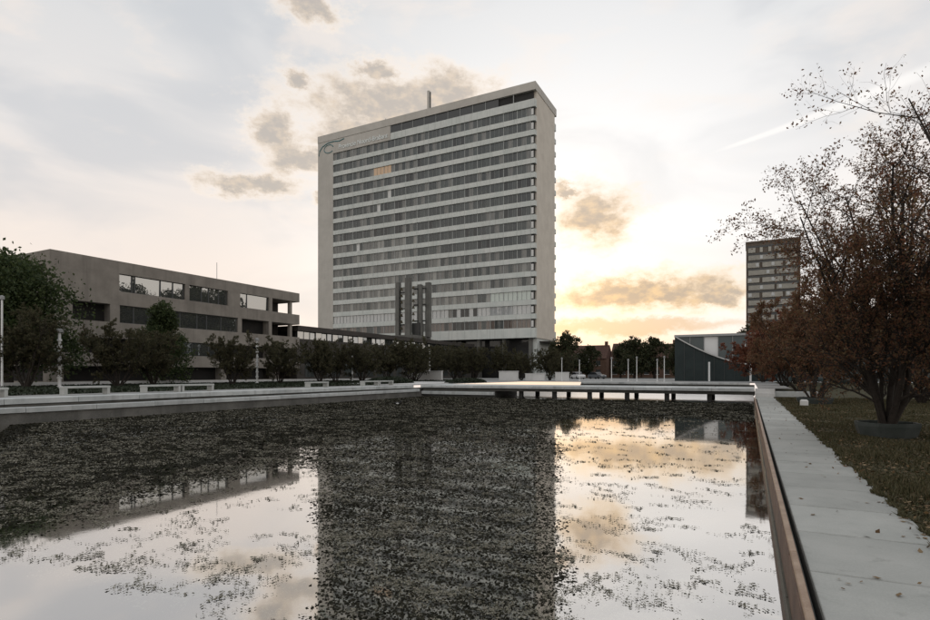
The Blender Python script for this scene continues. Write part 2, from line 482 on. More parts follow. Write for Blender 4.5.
class MB:
    def __init__(self):
        self.v, self.f, self.m = [], [], []

    def add(self, vs, fs, mi=0):
        o = len(self.v)
        self.v += [tuple(p) for p in vs]
        for q in fs:
            self.f.append(tuple(i + o for i in q))
            self.m.append(mi)
        return self

    def box(self, x0, x1, y0, y1, z0, z1, mi=0):
        return self.add([(x0, y0, z0), (x1, y0, z0), (x1, y1, z0), (x0, y1, z0), (x0, y0, z1), (x1, y0, z1), (x1, y1, z1), (x0, y1, z1)],
                        [(0, 3, 2, 1), (4, 5, 6, 7), (0, 1, 5, 4), (1, 2, 6, 5), (2, 3, 7, 6), (3, 0, 4, 7)], mi)

    def bbox(self, x0, x1, y0, y1, z0, z1, b=0.02, mi=0):
        """box with chamfered top edges"""
        self.add([(x0, y0, z0), (x1, y0, z0), (x1, y1, z0), (x0, y1, z0),
                  (x0, y0, z1 - b), (x1, y0, z1 - b), (x1, y1, z1 - b), (x0, y1, z1 - b),
                  (x0 + b, y0 + b, z1), (x1 - b, y0 + b, z1), (x1 - b, y1 - b, z1), (x0 + b, y1 - b, z1)],
                 [(0, 3, 2, 1), (8, 9, 10, 11), (0, 1, 5, 4), (1, 2, 6, 5), (2, 3, 7, 6), (3, 0, 4, 7),
                  (4, 5, 9, 8), (5, 6, 10, 9), (6, 7, 11, 10), (7, 4, 8, 11)], mi)
        return self

    def tube(self, pts, rad, n=6, mi=0, cap=True):
        pts = [Vector(p) for p in pts]
        rings = []
        k = len(pts)
        for i, p in enumerate(pts):
            d = (pts[min(i + 1, k - 1)] - pts[max(i - 1, 0)]).normalized()
            a = d.cross(Vector((0, 0, 1)) if abs(d.z) < 0.9 else Vector((1, 0, 0))).normalized()
            b = d.cross(a)
            r = rad[i] if isinstance(rad, (list, tuple)) else rad
            rings.append([p + (a * math.cos(2 * math.pi * j / n) + b * math.sin(2 * math.pi * j / n)) * r for j in range(n)])
        vs = [q for rg in rings for q in rg]
        fs = []
        for i in range(k - 1):
            for j in range(n):
                fs.append((i * n + j, i * n + (j + 1) % n, (i + 1) * n + (j + 1) % n, (i + 1) * n + j))
        if cap:
            fs.append(tuple(range(n))); fs.append(tuple((k - 1) * n + j for j in reversed(range(n))))
        return self.add(vs, fs, mi)

    def lathe(self, prof, n=12, c=(0, 0, 0), mi=0, ang0=0.0):
        vs, fs = [], []
        for (r, z) in prof:
            for j in range(n):
                a = ang0 + 2 * math.pi * j / n
                vs.append((c[0] + r * math.cos(a), c[1] + r * math.sin(a), c[2] + z))
        for i in range(len(prof) - 1):
            for j in range(n):
                fs.append((i * n + j, i * n + (j + 1) % n, (i + 1) * n + (j + 1) % n, (i + 1) * n + j))
        fs.append(tuple(reversed(range(n)))); fs.append(tuple((len(prof) - 1) * n + j for j in range(n)))
        return self.add(vs, fs, mi)

    def prism(self, poly, axis, a0, a1, mi=0):
        """extrude a closed 2D polygon along axis ('x','y','z') between a0 and a1"""
        def pt(p, a):
            return {'x': (a, p[0], p[1]), 'y': (p[0], a, p[1]), 'z': (p[0], p[1], a)}[axis]
        n = len(poly)
        vs = [pt(p, a0) for p in poly] + [pt(p, a1) for p in poly]
        fs = [(i, (i + 1) % n, n + (i + 1) % n, n + i) for i in range(n)] + [tuple(reversed(range(n))), tuple(range(n, 2 * n))]
        return self.add(vs, fs, mi)

    def mesh(self, name, mats, off=(0, 0, 0), smooth=False):
        me = bpy.data.meshes.new(name)
        ox, oy, oz = off
        me.from_pydata([(x - ox, y - oy, z - oz) for x, y, z in self.v], [], self.f)
        for k in (mats if isinstance(mats, (list, tuple)) else [mats]):
            me.materials.append(M[k])
        me.polygons.foreach_set('material_index', self.m)
        if smooth:
            me.polygons.foreach_set('use_smooth', [True] * len(self.f))
        me.update()
        return me

    def build(self, name, mats, parent=None, base=None, smooth=False):
        """world-coordinate geometry to one object; origin at the parent's place or at base"""
        if parent is not None:
            off = wloc(parent)
            o = bpy.data.objects.new(name, self.mesh(name, mats, off, smooth))
            COL.objects.link(o)
            o.parent = parent
            return o
        base = base or (0, 0, 0)
        o = bpy.data.objects.new(name, self.mesh(name, mats, base, smooth))
        COL.objects.link(o)
        o.location = base
        return o


def quad_mesh(name, P, mat):
    """P: (n,4,3) array of quads to one mesh"""
    n = len(P)
    me = bpy.data.meshes.new(name)
    me.vertices.add(n * 4)
    me.vertices.foreach_set('co', np.ascontiguousarray(P, dtype=np.float32).ravel())
    me.loops.add(n * 4)
    me.loops.foreach_set('vertex_index', np.arange(n * 4, dtype=np.int32))
    me.polygons.add(n)
    me.polygons.foreach_set('loop_start', np.arange(0, n * 4, 4, dtype=np.int32))
    me.polygons.foreach_set('loop_total', np.full(n, 4, dtype=np.int32))
    me.materials.append(M[mat])
    me.update(calc_edges=True)
    return me


def leaf_quads(C, size, rng, flat=0.0, aspect=0.55, dirs=None):
    """leaf-shaped kites with centres C; flat=1 lies level"""
    n = len(C)
    s = size * rng.uniform(0.6, 1.35, (n, 1))
    a = rng.normal(size=(n, 3)) if dirs is None else dirs + rng.normal(size=(n, 3)) * 0.6
    b = rng.normal(size=(n, 3))
    if flat:
        a[:, 2] *= (1 - flat); b[:, 2] *= (1 - flat)
    a /= np.linalg.norm(a, axis=1, keepdims=True) + 1e-9
    b -= a * np.sum(a * b, axis=1, keepdims=True)
    b /= np.linalg.norm(b, axis=1, keepdims=True) + 1e-9
    nn = np.cross(a, b)
    P = np.empty((n, 4, 3))
    P[:, 0] = C - a * s * 0.5
    P[:, 1] = C + b * s * aspect * 0.5 + nn * s * 0.08 * (1 - flat)
    P[:, 2] = C + a * s * 0.5
    P[:, 3] = C - b * s * aspect * 0.5 + nn * s * 0.08 * (1 - flat)
    return P


# ------------------------------------------------------------------ the setting: ground, pool, paving
PX0, PX1 = -29.0, 0.33          # pool edges across
BY0, BY1 = 46.5, 52.0           # bridge from, to
PY1 = 76.0                      # far end of the pool
WZ = -0.50                      # water level
PZ = 0.60                       # plaza level


def sheet(name, rects, mat, kind='structure'):
    mb = MB()
    for (x0, x1, y0, y1, z) in rects:
        mb.add([(x0, y0, z), (x1, y0, z), (x1, y1, z), (x0, y1, z)], [(0, 1, 2, 3)])
    o = mb.build(name, mat)
    tag(o, kind=kind)
    return o


g = sheet('ground', [(-3000, -29.8, -600, 4000, PZ - 0.03), (-29.8, 0.6, PY1 + 0.6, 4000, PZ - 0.03),
                     (0.6, 3000, 96, 4000, PZ - 0.03), (60, 3000, -600, 96, -0.02)], 'terrain_soil')
# lawn on the right: level beside the path, rising gently to the plaza behind
mb = MB()
xs = [1.66, 2.4, 4, 7, 12, 20, 35, 60]
ys = [-30, 0, 10, 20, 30, 40, 46, 54, 62, 70, 80, 96]
idx = {}
for j, yy in enumerate(ys):
    for i, xx in enumerate(xs):
        h = 0.0 if yy <= 46 else min(1.0, (yy - 46) / 34) * (PZ - 0.02)
        mb.v.append((xx, yy, h + (0.012 if xx > 2 else 0.0)))
        idx[(i, j)] = len(mb.v) - 1
for j in range(len(ys) - 1):
    for i in range(len(xs) - 1):
        mb.f.append((idx[(i, j)], idx[(i + 1, j)], idx[(i + 1, j + 1)], idx[(i, j + 1)]))
        mb.m.append(0)
lawn = mb.build('lawn', 'lawn_soil', smooth=True)
tag(lawn, kind='structure')

sheet('pond_floor', [(-30, 0.5, -30, PY1 + 0.5, WZ - 0.55)], 'pond_mud')
sheet('water', [(PX0 - 0.3, PX1 + 0.05, -30, BY0 + 1.0, WZ)], 'water_still')
sheet('water', [(PX0 - 0.3, PX1 + 0.05, BY0 + 1.0, PY1 + 0.3, WZ)], 'water_ruffled')
sheet('plaza', [(-42, -29.8, 46.0, 135, PZ), (-29.8, 0.6, PY1 + 0.6, 135, PZ), (0.6, 2.9, 47.0, 135, PZ), (-120, -42, 90, 135, PZ)], 'plaza_paving')
sheet('path', [(-63, -57.5, -40, 92, PZ + 0.01)], 'pale_paving')
sheet('path', [(2.9, 60, 84, 91, PZ + 0.02)], 'pale_paving')
sheet('planting_bed', [(-57.5, -33.0, -40, 46.0, PZ - 0.01), (-57.5, -42.0, 46.0, 90, PZ - 0.01)], 'earth')
sheet('path', [(-33.0, -29.8, -40, 46.0, PZ - 0.005)], 'plaza_paving')

# promenade beside the pool: single slabs on a sand bed
prom = MB().box(0.46, 1.70, -6, BY0 - 0.1, -0.5, -0.02).build('promenade', 'joint_sand')
tag(prom, kind='structure')
slab_me = [MB().bbox(-0.606, 0.606, -0.672, 0.672, -0.06, 0.0, 0.006).mesh('slab', 'path_stone') for _ in range(1)][0]
k = 0
yy = 5.60 - 1.36 * 7
while yy < BY0 - 0.2:
    y0c = yy + 0.68
    o = link('slab', slab_me, prom, (1.075, y0c, R.uniform(-0.002, 0.004)))
    o.rotation_euler = (R.uniform(-.0015, .0015), R.uniform(-.002, .002), R.uniform(-.002, .002))
    yy += 1.36

# steel pool edge on the right: plates butted end to end with a folded top
edge = MB().box(0.37, 0.43, -6, BY0 - 0.1, -0.9, -0.06).build('pool_edge', 'wet_wall')
tag(edge, kind='structure')
plate_me = MB().box(-0.016, 0.016, -1.49, 1.49, -0.68, 0.0).mesh('edge_plate', 'rust_steel')
cap_me = MB().bbox(-0.050, 0.008, -1.488, 1.488, 0.0, 0.035, 0.008).mesh('edge_cap', 'rust_edge')
yy = -4.5
while yy < BY0 - 1:
    link('edge_plate', plate_me, edge, (0.345, yy, 0.0))
    link('edge_cap', cap_me, edge, (0.392, yy, 0.002))
    yy += 3.0

sl_me = MB().box(-0.020, 0.0, -1.49, 1.49, -0.62, -0.405).mesh('tide_line', 'algae')
yy = -4.5
while yy < BY0 - 1:
    link('tide_line', sl_me, edge, (0.3285, yy, 0.0))
    yy += 3.0
# stepped bank on the left and at the far end: rows of coping stones over a stained wall
bank = MB()
bank.box(-29.9, -29.05, -30, BY0 + 2.5, -1.0, 0.33)
bank.box(-29.05, -28.72, -30, BY0, -1.0, -0.02)
bank = bank.build('pool_bank', 'bank_wall')
tag(bank, kind='structure')
top_me = MB().bbox(-0.5, 0.5, -1.49, 1.49, 0, 0.26, 0.03).mesh('coping_stone', 'coping_stone')
step_me = MB().bbox(-0.22, 0.22, -1.49, 1.49, 0, 0.24, 0.03).mesh('step_stone', 'coping_stone')
yy = 4.6
while yy < BY0 - 1.4:
    link('coping_stone', top_me, bank, (-29.38, yy, 0.36 + R.uniform(-.006, .006)))
    link('step_stone', step_me, bank, (-28.84, yy + 0.7, -0.02 + R.uniform(-.006, .006)))
    yy += 3.0
far = MB().box(-21, 0.6, PY1, PY1 + 0.6, -1.0, PZ - 0.25).build('pool_bank', 'wet_wall')
tag(far, kind='structure')
fcop = MB().bbox(-1.49, 1.49, -0.4, 0.4, 0, 0.24, 0.03).mesh('coping_stone', 'coping_stone')
xx = -19.4
while xx < 0.5:
    link('coping_stone', fcop, far, (xx, PY1 + 0.25, PZ - 0.24))
    xx += 3.0

# ------------------------------------------------------------------ footbridge
br = empty('footbridge', (-14.0, BY0, WZ), 'low grey concrete footbridge on short piers across the pool', 'bridge')
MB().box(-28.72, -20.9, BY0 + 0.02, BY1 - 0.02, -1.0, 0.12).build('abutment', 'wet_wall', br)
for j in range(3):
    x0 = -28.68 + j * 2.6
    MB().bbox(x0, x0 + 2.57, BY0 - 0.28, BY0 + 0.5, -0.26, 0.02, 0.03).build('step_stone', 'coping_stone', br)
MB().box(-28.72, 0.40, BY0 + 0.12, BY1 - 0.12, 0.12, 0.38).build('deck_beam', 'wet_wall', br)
for j in range(10):
    x0 = -28.9 + j * 2.93
    MB().bbox(x0, x0 + 2.9, BY0 - 0.12, BY1 + 0.12, 0.38, 0.62, 0.03).build('deck_slab', 'coping_stone', br)
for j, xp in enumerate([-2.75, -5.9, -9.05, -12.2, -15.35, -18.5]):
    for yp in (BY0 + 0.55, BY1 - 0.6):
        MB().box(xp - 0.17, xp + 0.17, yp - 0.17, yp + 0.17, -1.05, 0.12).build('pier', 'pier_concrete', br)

# landing block and kerb at the head of the path
blk = MB().bbox(0.42, 1.7, BY0 - 0.06, BY0 + 1.2, -0.05, 0.60, 0.02).bbox(0.42, 1.7, BY0 - 0.45, BY0 - 0.08, -0.05, 0.30, 0.02) \
    .build('landing_steps', 'white_render', base=(1.06, BY0, 0))
tag(blk, 'pale stone steps where the pool path meets the footbridge', 'steps')
kw = MB().bbox(1.72, 4.4, BY0 + 0.1, BY0 + 0.5, -0.1, 0.42, 0.02).build('kerb_wall', 'coping_stone', base=(3.0, BY0 + 0.3, 0))
tag(kw, 'low pale kerb wall ending in the lawn beside the path steps', 'wall')

# ------------------------------------------------------------------ the office tower
TX0, TX1, TY0, TY1 = -123.1, -49.4, 135.4, 152.8
WX0, BAY, NB, NR, FH = -116.9, 3.9, 17, 16, 3.69
ZC0 = 70.3
tw = empty('office_tower', ((TX0 + TX1) / 2, TY0 + 8, PZ), 'tall slab office tower of pale concrete bands and ribbon windows', 'building')
SOF = 11.2
core = MB()
core.box(TX0 + 0.6, TX1 - 0.75, TY0 + 0.62, TY1 - 0.6, SOF + 0.2, 77.2)
core.build('core', 'tower_shadow', tw)
MB().box(TX0, WX0, TY0, TY1, PZ - 0.05, 75.77).build('end_wall', 'end_concrete', tw)
MB().box(TX1 - 0.75, TX1 - 0.003, TY0 + 1.25, TY1 - 1.2, SOF, 75.77).build('end_wall', 'glow_gable_concrete', tw)
MB().box(WX0 + 0.003, -95.0, TY0 + 0.003, TY0 + 0.6, ZC0 + 1.18, 75.72).build('sign_wall', 'end_concrete', tw)
# roof with deep fascia
rf = MB().box(TX0 - 0.06, TX1 + 0.12, TY0 - 0.10, TY1 + 0.10, 75.78, 77.9).build('roof', 'end_concrete', tw)
MB().box(TX0 + 0.5, TX1 - 0.5, TY0 + 0.5, TY1 - 0.5, 77.9, 78.05).build('roof_felt', 'tower_shadow', rf)
mast = MB().tube([(-86.2, 143, 77.9), (-86.2, 143, 87.4)], 0.48, 8).build('mast', 'end_concrete', rf)
MB().tube([(-85.6, 143, 77.9), (-85.6, 143, 87.0)], 0.16, 6).build('mast_ladder', 'dark_metal', mast)
MB().tube([(-98.5, 138, 77.9), (-98.5, 138, 79.6)], 0.12, 6).build('vent_pipe', 'grey_metal', rf)
# spandrel bands, each a row of precast panels that turn the right-hand corner
def band(z0, z1, xs0=WX0 + 0.003):
    cx, cy = TX1 - 0.35, TY0 + 0.354
    pts = [(xs0, TY0 + 0.004), (cx, TY0 + 0.004)] + [(cx + 0.35 * math.sin(a), cy - 0.35 * math.cos(a)) for a in (0.4, 0.8, 1.2, 1.57)] + \
          [(TX1, TY0 + 1.25), (TX1 - 0.7, TY0 + 1.25), (TX1 - 0.7, TY0 + 0.55), (xs0, TY0 + 0.55)]
    return MB().prism(pts, 'z', z0, z1)
for i in range(NR + 1):
    zt = ZC0 - FH * (i - 1) - 1.18 if i else 73.5
    zb = ZC0 - FH * i + 1.18 if i < NR else SOF
    band(zb, zt, WX0 + 0.003 if i else -94.9).build('spandrel', 'tower_concrete', tw)
    MB().box(TX1 - 0.6, TX1, TY1 - 1.2, TY1, zb, zt).build('corner_return', 'tower_concrete', tw)
# windows: one per bay and storey, three lights each
pw = BAY / 3
def win_mesh(mats):
    b = MB()
    for j, mname in enumerate(mats):
        x0 = j * pw
        b.add([(x0, 0, -1.18), (x0 + pw, 0, -1.18), (x0 + pw, 0, 1.18), (x0, 0, 1.18)], [(0, 1, 2, 3)], j)
    return b.mesh('window', list(mats))
fr = MB()
for j in range(4):
    wd = 0.10 if j in (0, 3) else 0.03
    fr.box(max(0.0, j * pw - wd), min(BAY, j * pw + wd), -0.09, -0.006, -1.18, 1.18)
fr.box(0.09, BAY - 0.09, -0.075, -0.008, -1.18, -1.10)
fr.box(0.09, BAY - 0.09, -0.075, -0.008, 1.12, 1.18)
fr_me = fr.mesh('frame', 'frame_metal')
combos = {'p': ('glass_pale', 'glass_pale', 'glass_pale'), 'pm': ('glass_pale', 'glass_pale', 'glass_curtain'), 'g': ('glass_green', 'glass_green', 'glass_green'),
          'w': ('glass_warm', 'glass_warm', 'glass_warm'), 'w2': ('glass_warm', 'glass_warm', 'glass_curtain'),
          'k': ('glass_black', 'glass_dark', 'glass_black'), 'kp': ('glass_black', 'glass_pale', 'glass_black'), 's': ('glass_mid', 'blind_white', 'glass_dark')}
def mixes(prefix, n, pool):
    for q in range(n):
        combos[f'{prefix}{q}'] = tuple(R.choice(pool) for _ in range(3))
mixes('d', 14, ['glass_black', 'glass_dark', 'glass_dark', 'glass_dark', 'glass_mid', 'glass_mid', 'glass_curtain'])
mixes('m', 12, ['glass_dark', 'glass_dark', 'glass_mid', 'glass_mid', 'glass_curtain', 'glass_curtain'])
mixes('c', 10, ['glass_mid', 'glass_curtain', 'glass_curtain', 'glass_curtain', 'glass_linen'])
mixes('b', 8, ['glass_brown', 'glass_brown', 'glass_dark', 'glass_mid'])
wm = {k: win_mesh(v) for k, v in combos.items()}
def choose(i, b):
    if i == 2 and b in (4, 5): return 'w' if b == 4 else 'w2'
    if i in (5, 8) and b == (4 if i == 5 else 2): return 's'
    if i == 4 and b == 5: return 's'
    if i == 13: return 'g' if b >= 14 else f'c{R.randrange(10)}'
    if i == 14: return {11: 'kp', 12: 'kp', 10: 'pm'}.get(b, 'p')
    if i == 15: return f'b{R.randrange(8)}' if b not in (11, 12) else 'k'
    if i >= 8 and b < 8: return f'c{R.randrange(10)}' if R.random() < 0.75 else f'm{R.randrange(12)}'
    if i >= 10: return f'm{R.randrange(12)}' if R.random() < 0.6 else f'c{R.randrange(10)}'
    if i < 3 and b < 8: return f'm{R.randrange(12)}'
    return f'd{R.randrange(14)}' if R.random() < 0.8 else f'm{R.randrange(12)}'
for i in range(NR):
    for b in range(NB):
        p = (WX0 + b * BAY, TY0 + 0.33, ZC0 - FH * i)
        w = link('window', wm[choose(i, b)], tw, p)
        link('frame', fr_me, w, p)
# corner lights with their drawn white blinds, and end lights at the back corner
cg_me = MB().box(-0.04, 0.0, 0.0, 0.85, -1.18, 1.18).mesh('corner_window', 'glass_black')
bl_me = MB().box(-0.62, 0.0, 0.0, 0.05, -0.92, 0.75).mesh('blind', 'blind_white')
for i in range(NR):
    z = ZC0 - FH * i
    link('corner_window', cg_me, tw, (TX1 - 0.42, TY0 + 0.42, z))
    link('blind', bl_me, tw, (TX1 - 0.5, TY0 + 0.16, z))
    link('corner_window', cg_me, tw, (TX1 - 0.45, TY1 - 1.0, z))
# attic: recessed glazing under the roof, an open terrace at the right
at_me = MB().add([(0.06, 0, 0), (BAY - 0.06, 0, 0), (BAY - 0.06, 0, 2.2), (0.06, 0, 2.2)], [(0, 1, 2, 3)]).mesh('attic_window', 'glass_black')
for b in range(9):
    link('attic_window', at_me, tw, (-94.9 + b * BAY, TY0 + 0.22, 73.55))
    MB().box(-94.96 + b * BAY, -94.84 + b * BAY, TY0 + 0.10, TY0 + 0.3, 73.5, 75.78).build('attic_post', 'frame_metal', tw)
MB().box(-55.6, -55.4, TY0 + 0.10, TY0 + 0.3, 73.5, 75.78).build('attic_post', 'frame_metal', tw)
MB().box(TX1 - 0.3, TX1 - 0.004, TY0 + 6.0, TY0 + 7.4, 73.5, 75.0).build('terrace_wall', 'tower_concrete', tw)
# ground floor: recessed hall, columns and the end pier
MB().box(TX0 + 7, TX1 - 3.2, TY0 + 4.5, TY1 - 1.0, PZ - 0.05, SOF + 0.2).build('hall', 'glass_black', tw)
MB().box(WX0, TX1 - 0.3, TY0 + 0.56, TY1 - 1, SOF - 0.02, SOF + 0.19).build('soffit', 'podium_wall', tw)
for j in range(9):
    x = -112 + j * 7.6
    MB().box(x - 0.45, x + 0.45, TY0 + 1.2, TY0 + 2.6, PZ - 0.05, SOF - 0.02).build('column', 'pylon_concrete', tw)
MB().box(TX1 - 1.5, TX1 - 0.25, TY0 + 1.9, TY1 - 0.6, PZ - 0.05, SOF - 0.01).build('end_pier', 'tower_concrete', tw)
MB().box(TX1 - 0.24, TX1 + 2.6, TY0 + 4, TY1 - 2, SOF - 1.1, SOF - 0.75).build('side_canopy', 'podium_fascia', tw)
# lettering and drawn flourish on the sign wall
fc = bpy.data.curves.new('sign', 'FONT')
fc.body = 'Provincie Noord-Brabant'
fc.size = 2.1
fc.extrude = 0.06
fo = bpy.data.objects.new('sign_tmp', fc)
COL.objects.link(fo)
dg = bpy.context.evaluated_depsgraph_get()
me = bpy.data.meshes.new_from_object(fo.evaluated_get(dg))
bpy.data.objects.remove(fo)
me.name = 'lettering'
me.materials.clear()
me.materials.append(M['letter_white'])
co = np.empty(len(me.vertices) * 3)
me.vertices.foreach_get('co', co)
co = co.reshape(-1, 3)
sx = 18.6 / (co[:, 0].max() - co[:, 0].min())
co2 = np.stack([co[:, 0] * sx, -co[:, 2], co[:, 1]], 1)
me.vertices.foreach_set('co', co2.ravel())
me.update()
link('lettering', me, tw, (-114.6, TY0 - 0.08, 72.35))
fl = MB().tube([(-122.7, TY0 - 0.03, 71.6), (-122.3, TY0 - 0.03, 73.1), (-121.2, TY0 - 0.03, 74.3), (-119, TY0 - 0.03, 75.1), (-116.5, TY0 - 0.03, 75.2), (-114.4, TY0 - 0.03, 74.9), (-112.4, TY0 - 0.03, 75.3)], 0.16, 6)
fl.tube([(-118.6 + 1.9 * math.cos(a), TY0 - 0.035, 73.2 + 1.3 * math.sin(a)) for a in np.linspace(0.3, 5.6, 14)], 0.13, 6)
fl.build('flourish', 'teal_line', tw)

# ------------------------------------------------------------------ low link building in front of the tower
pod = empty('link_building', (-75, 100, PZ), 'long dark low building with clerestory panes joining the tower', 'building')
PXF = -67.0
MB().box(-92, PXF, 68.6, 133.5, PZ - 0.05, 7.6).build('wall', 'podium_wall', pod)
MB().box(-92, PXF - 0.35, 68.6, 133.5, 7.6, 8.9).build('clerestory_core', 'dark_interior', pod)
MB().box(-92.5, PXF + 0.7, 68.2, 134.0, 8.9, 9.75).build('roof', 'podium_fascia', pod)
pn_me = MB().box(-0.03, 0.0, 0.06, 1.42, 0, 1.2).mesh('pane', 'glass_mirror')
mu_me = MB().box(-0.12, 0.06, -0.06, 0.06, 0, 1.29).mesh('mullion', 'frame_dark')
for j in range(44):
    y = 68.9 + j * 1.46
    o = link('pane', pn_me, pod, (PXF - 0.2, y, 7.65))
    o.rotation_euler = (0, R.uniform(-0.03, 0.03), R.uniform(-0.05, 0.05))
    link('mullion', mu_me, pod, (PXF - 0.2, y, 7.605))
dn_me = MB().box(-0.05, 0.0, 0.0, 2.2, 0.6, 3.2).mesh('window', 'glass_dark')
for j in range(18):
    link('window', dn_me, pod, (PXF + 0.03, 70.5 + j * 3.4, PZ))

# carillon of tall concrete blades with bells on the low roof
car = empty('carillon', (-70.0, 108.5, 9.75), 'group of tall grey concrete blades with bells standing before the tower', 'bell tower')
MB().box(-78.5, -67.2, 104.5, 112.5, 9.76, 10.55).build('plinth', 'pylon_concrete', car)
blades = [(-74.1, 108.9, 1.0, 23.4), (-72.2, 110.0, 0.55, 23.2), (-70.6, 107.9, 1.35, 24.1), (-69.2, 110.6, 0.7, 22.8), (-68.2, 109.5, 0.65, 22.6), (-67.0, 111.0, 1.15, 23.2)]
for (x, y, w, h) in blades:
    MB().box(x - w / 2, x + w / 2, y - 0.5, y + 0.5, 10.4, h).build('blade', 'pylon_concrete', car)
for z in (13.2, 17.0, 20.8):
    MB().box(-74.0, -70.7, 108.9, 109.2, z, z + 0.3).build('cross_beam', 'dark_metal', car)
    MB().box(-70.4, -67.1, 109.8, 110.1, z + 0.8, z + 1.1).build('cross_beam', 'dark_metal', car)
bell = MB().lathe([(0.04, 0.62), (0.16, 0.58), (0.22, 0.3), (0.30, 0.1), (0.40, 0.0)], 10).mesh('bell', 'bell_bronze', smooth=True)
for j in range(7):
    z = 12.2 + j * 1.55
    link('bell', bell, car, (-73.2, 109.0, z))
    link('bell', bell, car, (-71.4, 109.0, z + 0.4))
    link('bell', bell, car, (-69.9, 109.0, z + 0.2))
    MB().box(-71.45, -71.35, 109.0 - .05, 109.0 + .05, z + 0.98, z + 1.5).build('hanger', 'dark_metal', car)
MB().box(-70.0, -68.0, 108.6, 110.4, 10.5, 13.6).build('machine_box', 'dark_metal', car)

# ------------------------------------------------------------------ brown concrete office block on the left
lb = empty('office_block', (-78, 50, PZ), 'three storey brown concrete office block with strip windows and open corner terraces', 'building')
LX = -66.0
Y0, Y1 = 31.7, 68.2
LT = 15.0
rows = [(11.45, 13.55), (7.75, 9.85), (4.1, 5.9), (0.9, 2.6)]
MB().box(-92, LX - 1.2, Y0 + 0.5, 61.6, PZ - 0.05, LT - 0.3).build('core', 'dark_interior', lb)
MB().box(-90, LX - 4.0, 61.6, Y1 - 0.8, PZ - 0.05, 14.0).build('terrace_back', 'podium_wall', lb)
levels = [PZ - 0.05, 0.9, 2.6, 4.1, 5.9, 7.75, 9.85, 11.45, 13.55, LT]
for k in range(0, 9, 2):
    top = levels[k + 1]
    MB().box(-92, LX, Y0, Y1, levels[k], top).build('parapet' if k < 8 else 'roof', 'brown_concrete', lb)
# solid piers between openings on each storey: (y from, y to)
piers = {1: [(Y0 + 0.003, 38.95), (47.5, 48.1), (54.2, 56.3), (61.75, 62.4)],
         3: [(Y0 + 0.003, 33.9), (37.9, 39.0), (55.9, 56.6), (61.7, 62.3)],
         5: [(Y0 + 0.003, 35.5), (45.6, 46.2), (53.6, 54.2), (61.7, 62.3)],
         7: [(Y0 + 0.003, 33.0), (43.0, 43.9), (53.0, 53.9), (63.0, 63.9)]}
zz = {1: (11.45, 13.55), 3: (7.75, 9.85), 5: (4.1, 5.9), 7: (0.9, 2.6)}
for k, lst in piers.items():
    for (a, b) in lst:
        MB().box(LX - 1.4, LX - 0.006, a, b, zz[k][0], zz[k][1]).build('pier', 'brown_concrete', lb)
for k in (1, 3):
    MB().box(LX - 0.75, LX - 0.25, Y1 - 1.9, Y1 - 1.4, zz[k][0], zz[k][1]).build('terrace_post', 'brown_concrete', lb)
    MB().box(LX - 9.5, LX - 9.0, Y1 - 1.9, Y1 - 1.4, zz[k][0], zz[k][1]).build('terrace_post', 'brown_concrete', lb)
def glazing(z0, z1, cuts):
    for a, b in zip(cuts[:-1], cuts[1:]):
        w = empty('window', (LX - 0.35, (a + b) / 2, z0), None, None)
        w.location = Vector(w.location) - wloc(lb)
        w.parent = lb
        p = link('pane', MB().box(-0.02, 0.02, a - (a + b) / 2 + 0.05, b - (a + b) / 2 - 0.05, 0.05, z1 - z0 - 0.05).mesh('pane', 'glass_mirror'), w, (LX - 0.38, (a + b) / 2, z0))
        p.rotation_euler = (0, math.radians(1.6) + R.uniform(-0.008, 0.008), R.uniform(-0.01, 0.01))
        f = MB()
        f.box(LX - 0.44, LX - 0.26, a, a + 0.07, z0, z1).box(LX - 0.44, LX - 0.26, b - 0.07, b, z0, z1)
        f.box(LX - 0.44, LX - 0.26, a + 0.07, b - 0.07, z0, z0 + 0.07).box(LX - 0.44, LX - 0.26, a + 0.07, b - 0.07, z1 - 0.07, z1)
        f.build('frame', 'frame_dark', w)
glazing(11.45, 13.55, [38.97, 40.6, 40.95, 44.2, 45.9, 47.48])
glazing(11.45, 13.55, [48.12, 50.1, 51.2, 52.8, 54.18])
glazing(11.45, 13.55, [56.32, 57.7, 61.73])
glazing(7.75, 9.85, [39.02, 40.8, 42.6, 46.9, 49.4, 50.9, 53.2, 55.88])
glazing(4.1, 5.9, [46.25, 48.7, 51.2, 53.55])
MB().box(-80, -70, 42, 58, LT, LT + 0.45).build('roof_upstand', 'podium_fascia', lb)
MB().tube([(-70, 55.5, LT + 0.4), (-70, 55.5, LT + 3.2)], 0.04, 5).build('aerial', 'grey_metal', lb)

# ------------------------------------------------------------------ glass hall on the right
hall = empty('glass_hall', (0, 95, PZ), 'low teal glass hall with a curved pale roof edge sweeping down', 'building')
HX0, HX1, HY = -10.5, 26.0, 92.5
MB().box(HX0 + 0.3, HX1, HY + 0.4, HY + 16, PZ - 0.05, 7.5).build('core', 'hall_wall', hall)
MB().box(HX0, HX1 + 0.3, HY - 0.1, HY + 16.4, 7.5, 7.85).build('roof', 'grey_metal', hall)
for j in range(18):
    x0 = HX0 + 0.3 + j * 2.0
    pm = 'white_metal' if j == 2 else 'glass_hall'
    MB().box(x0 + 0.04, x0 + 1.96, HY + 0.30, HY + 0.36, PZ + 3.55, 7.45).build('pane', pm, hall)
    MB().box(x0 + 0.04, x0 + 1.96, HY + 0.30, HY + 0.36, PZ, PZ + 3.47).build('pane', 'glass_hall', hall)
    MB().box(x0 - 0.04, x0 + 0.04, HY + 0.16, HY + 0.38, PZ, 7.49).build('mullion', 'grey_metal', hall)
curve = []
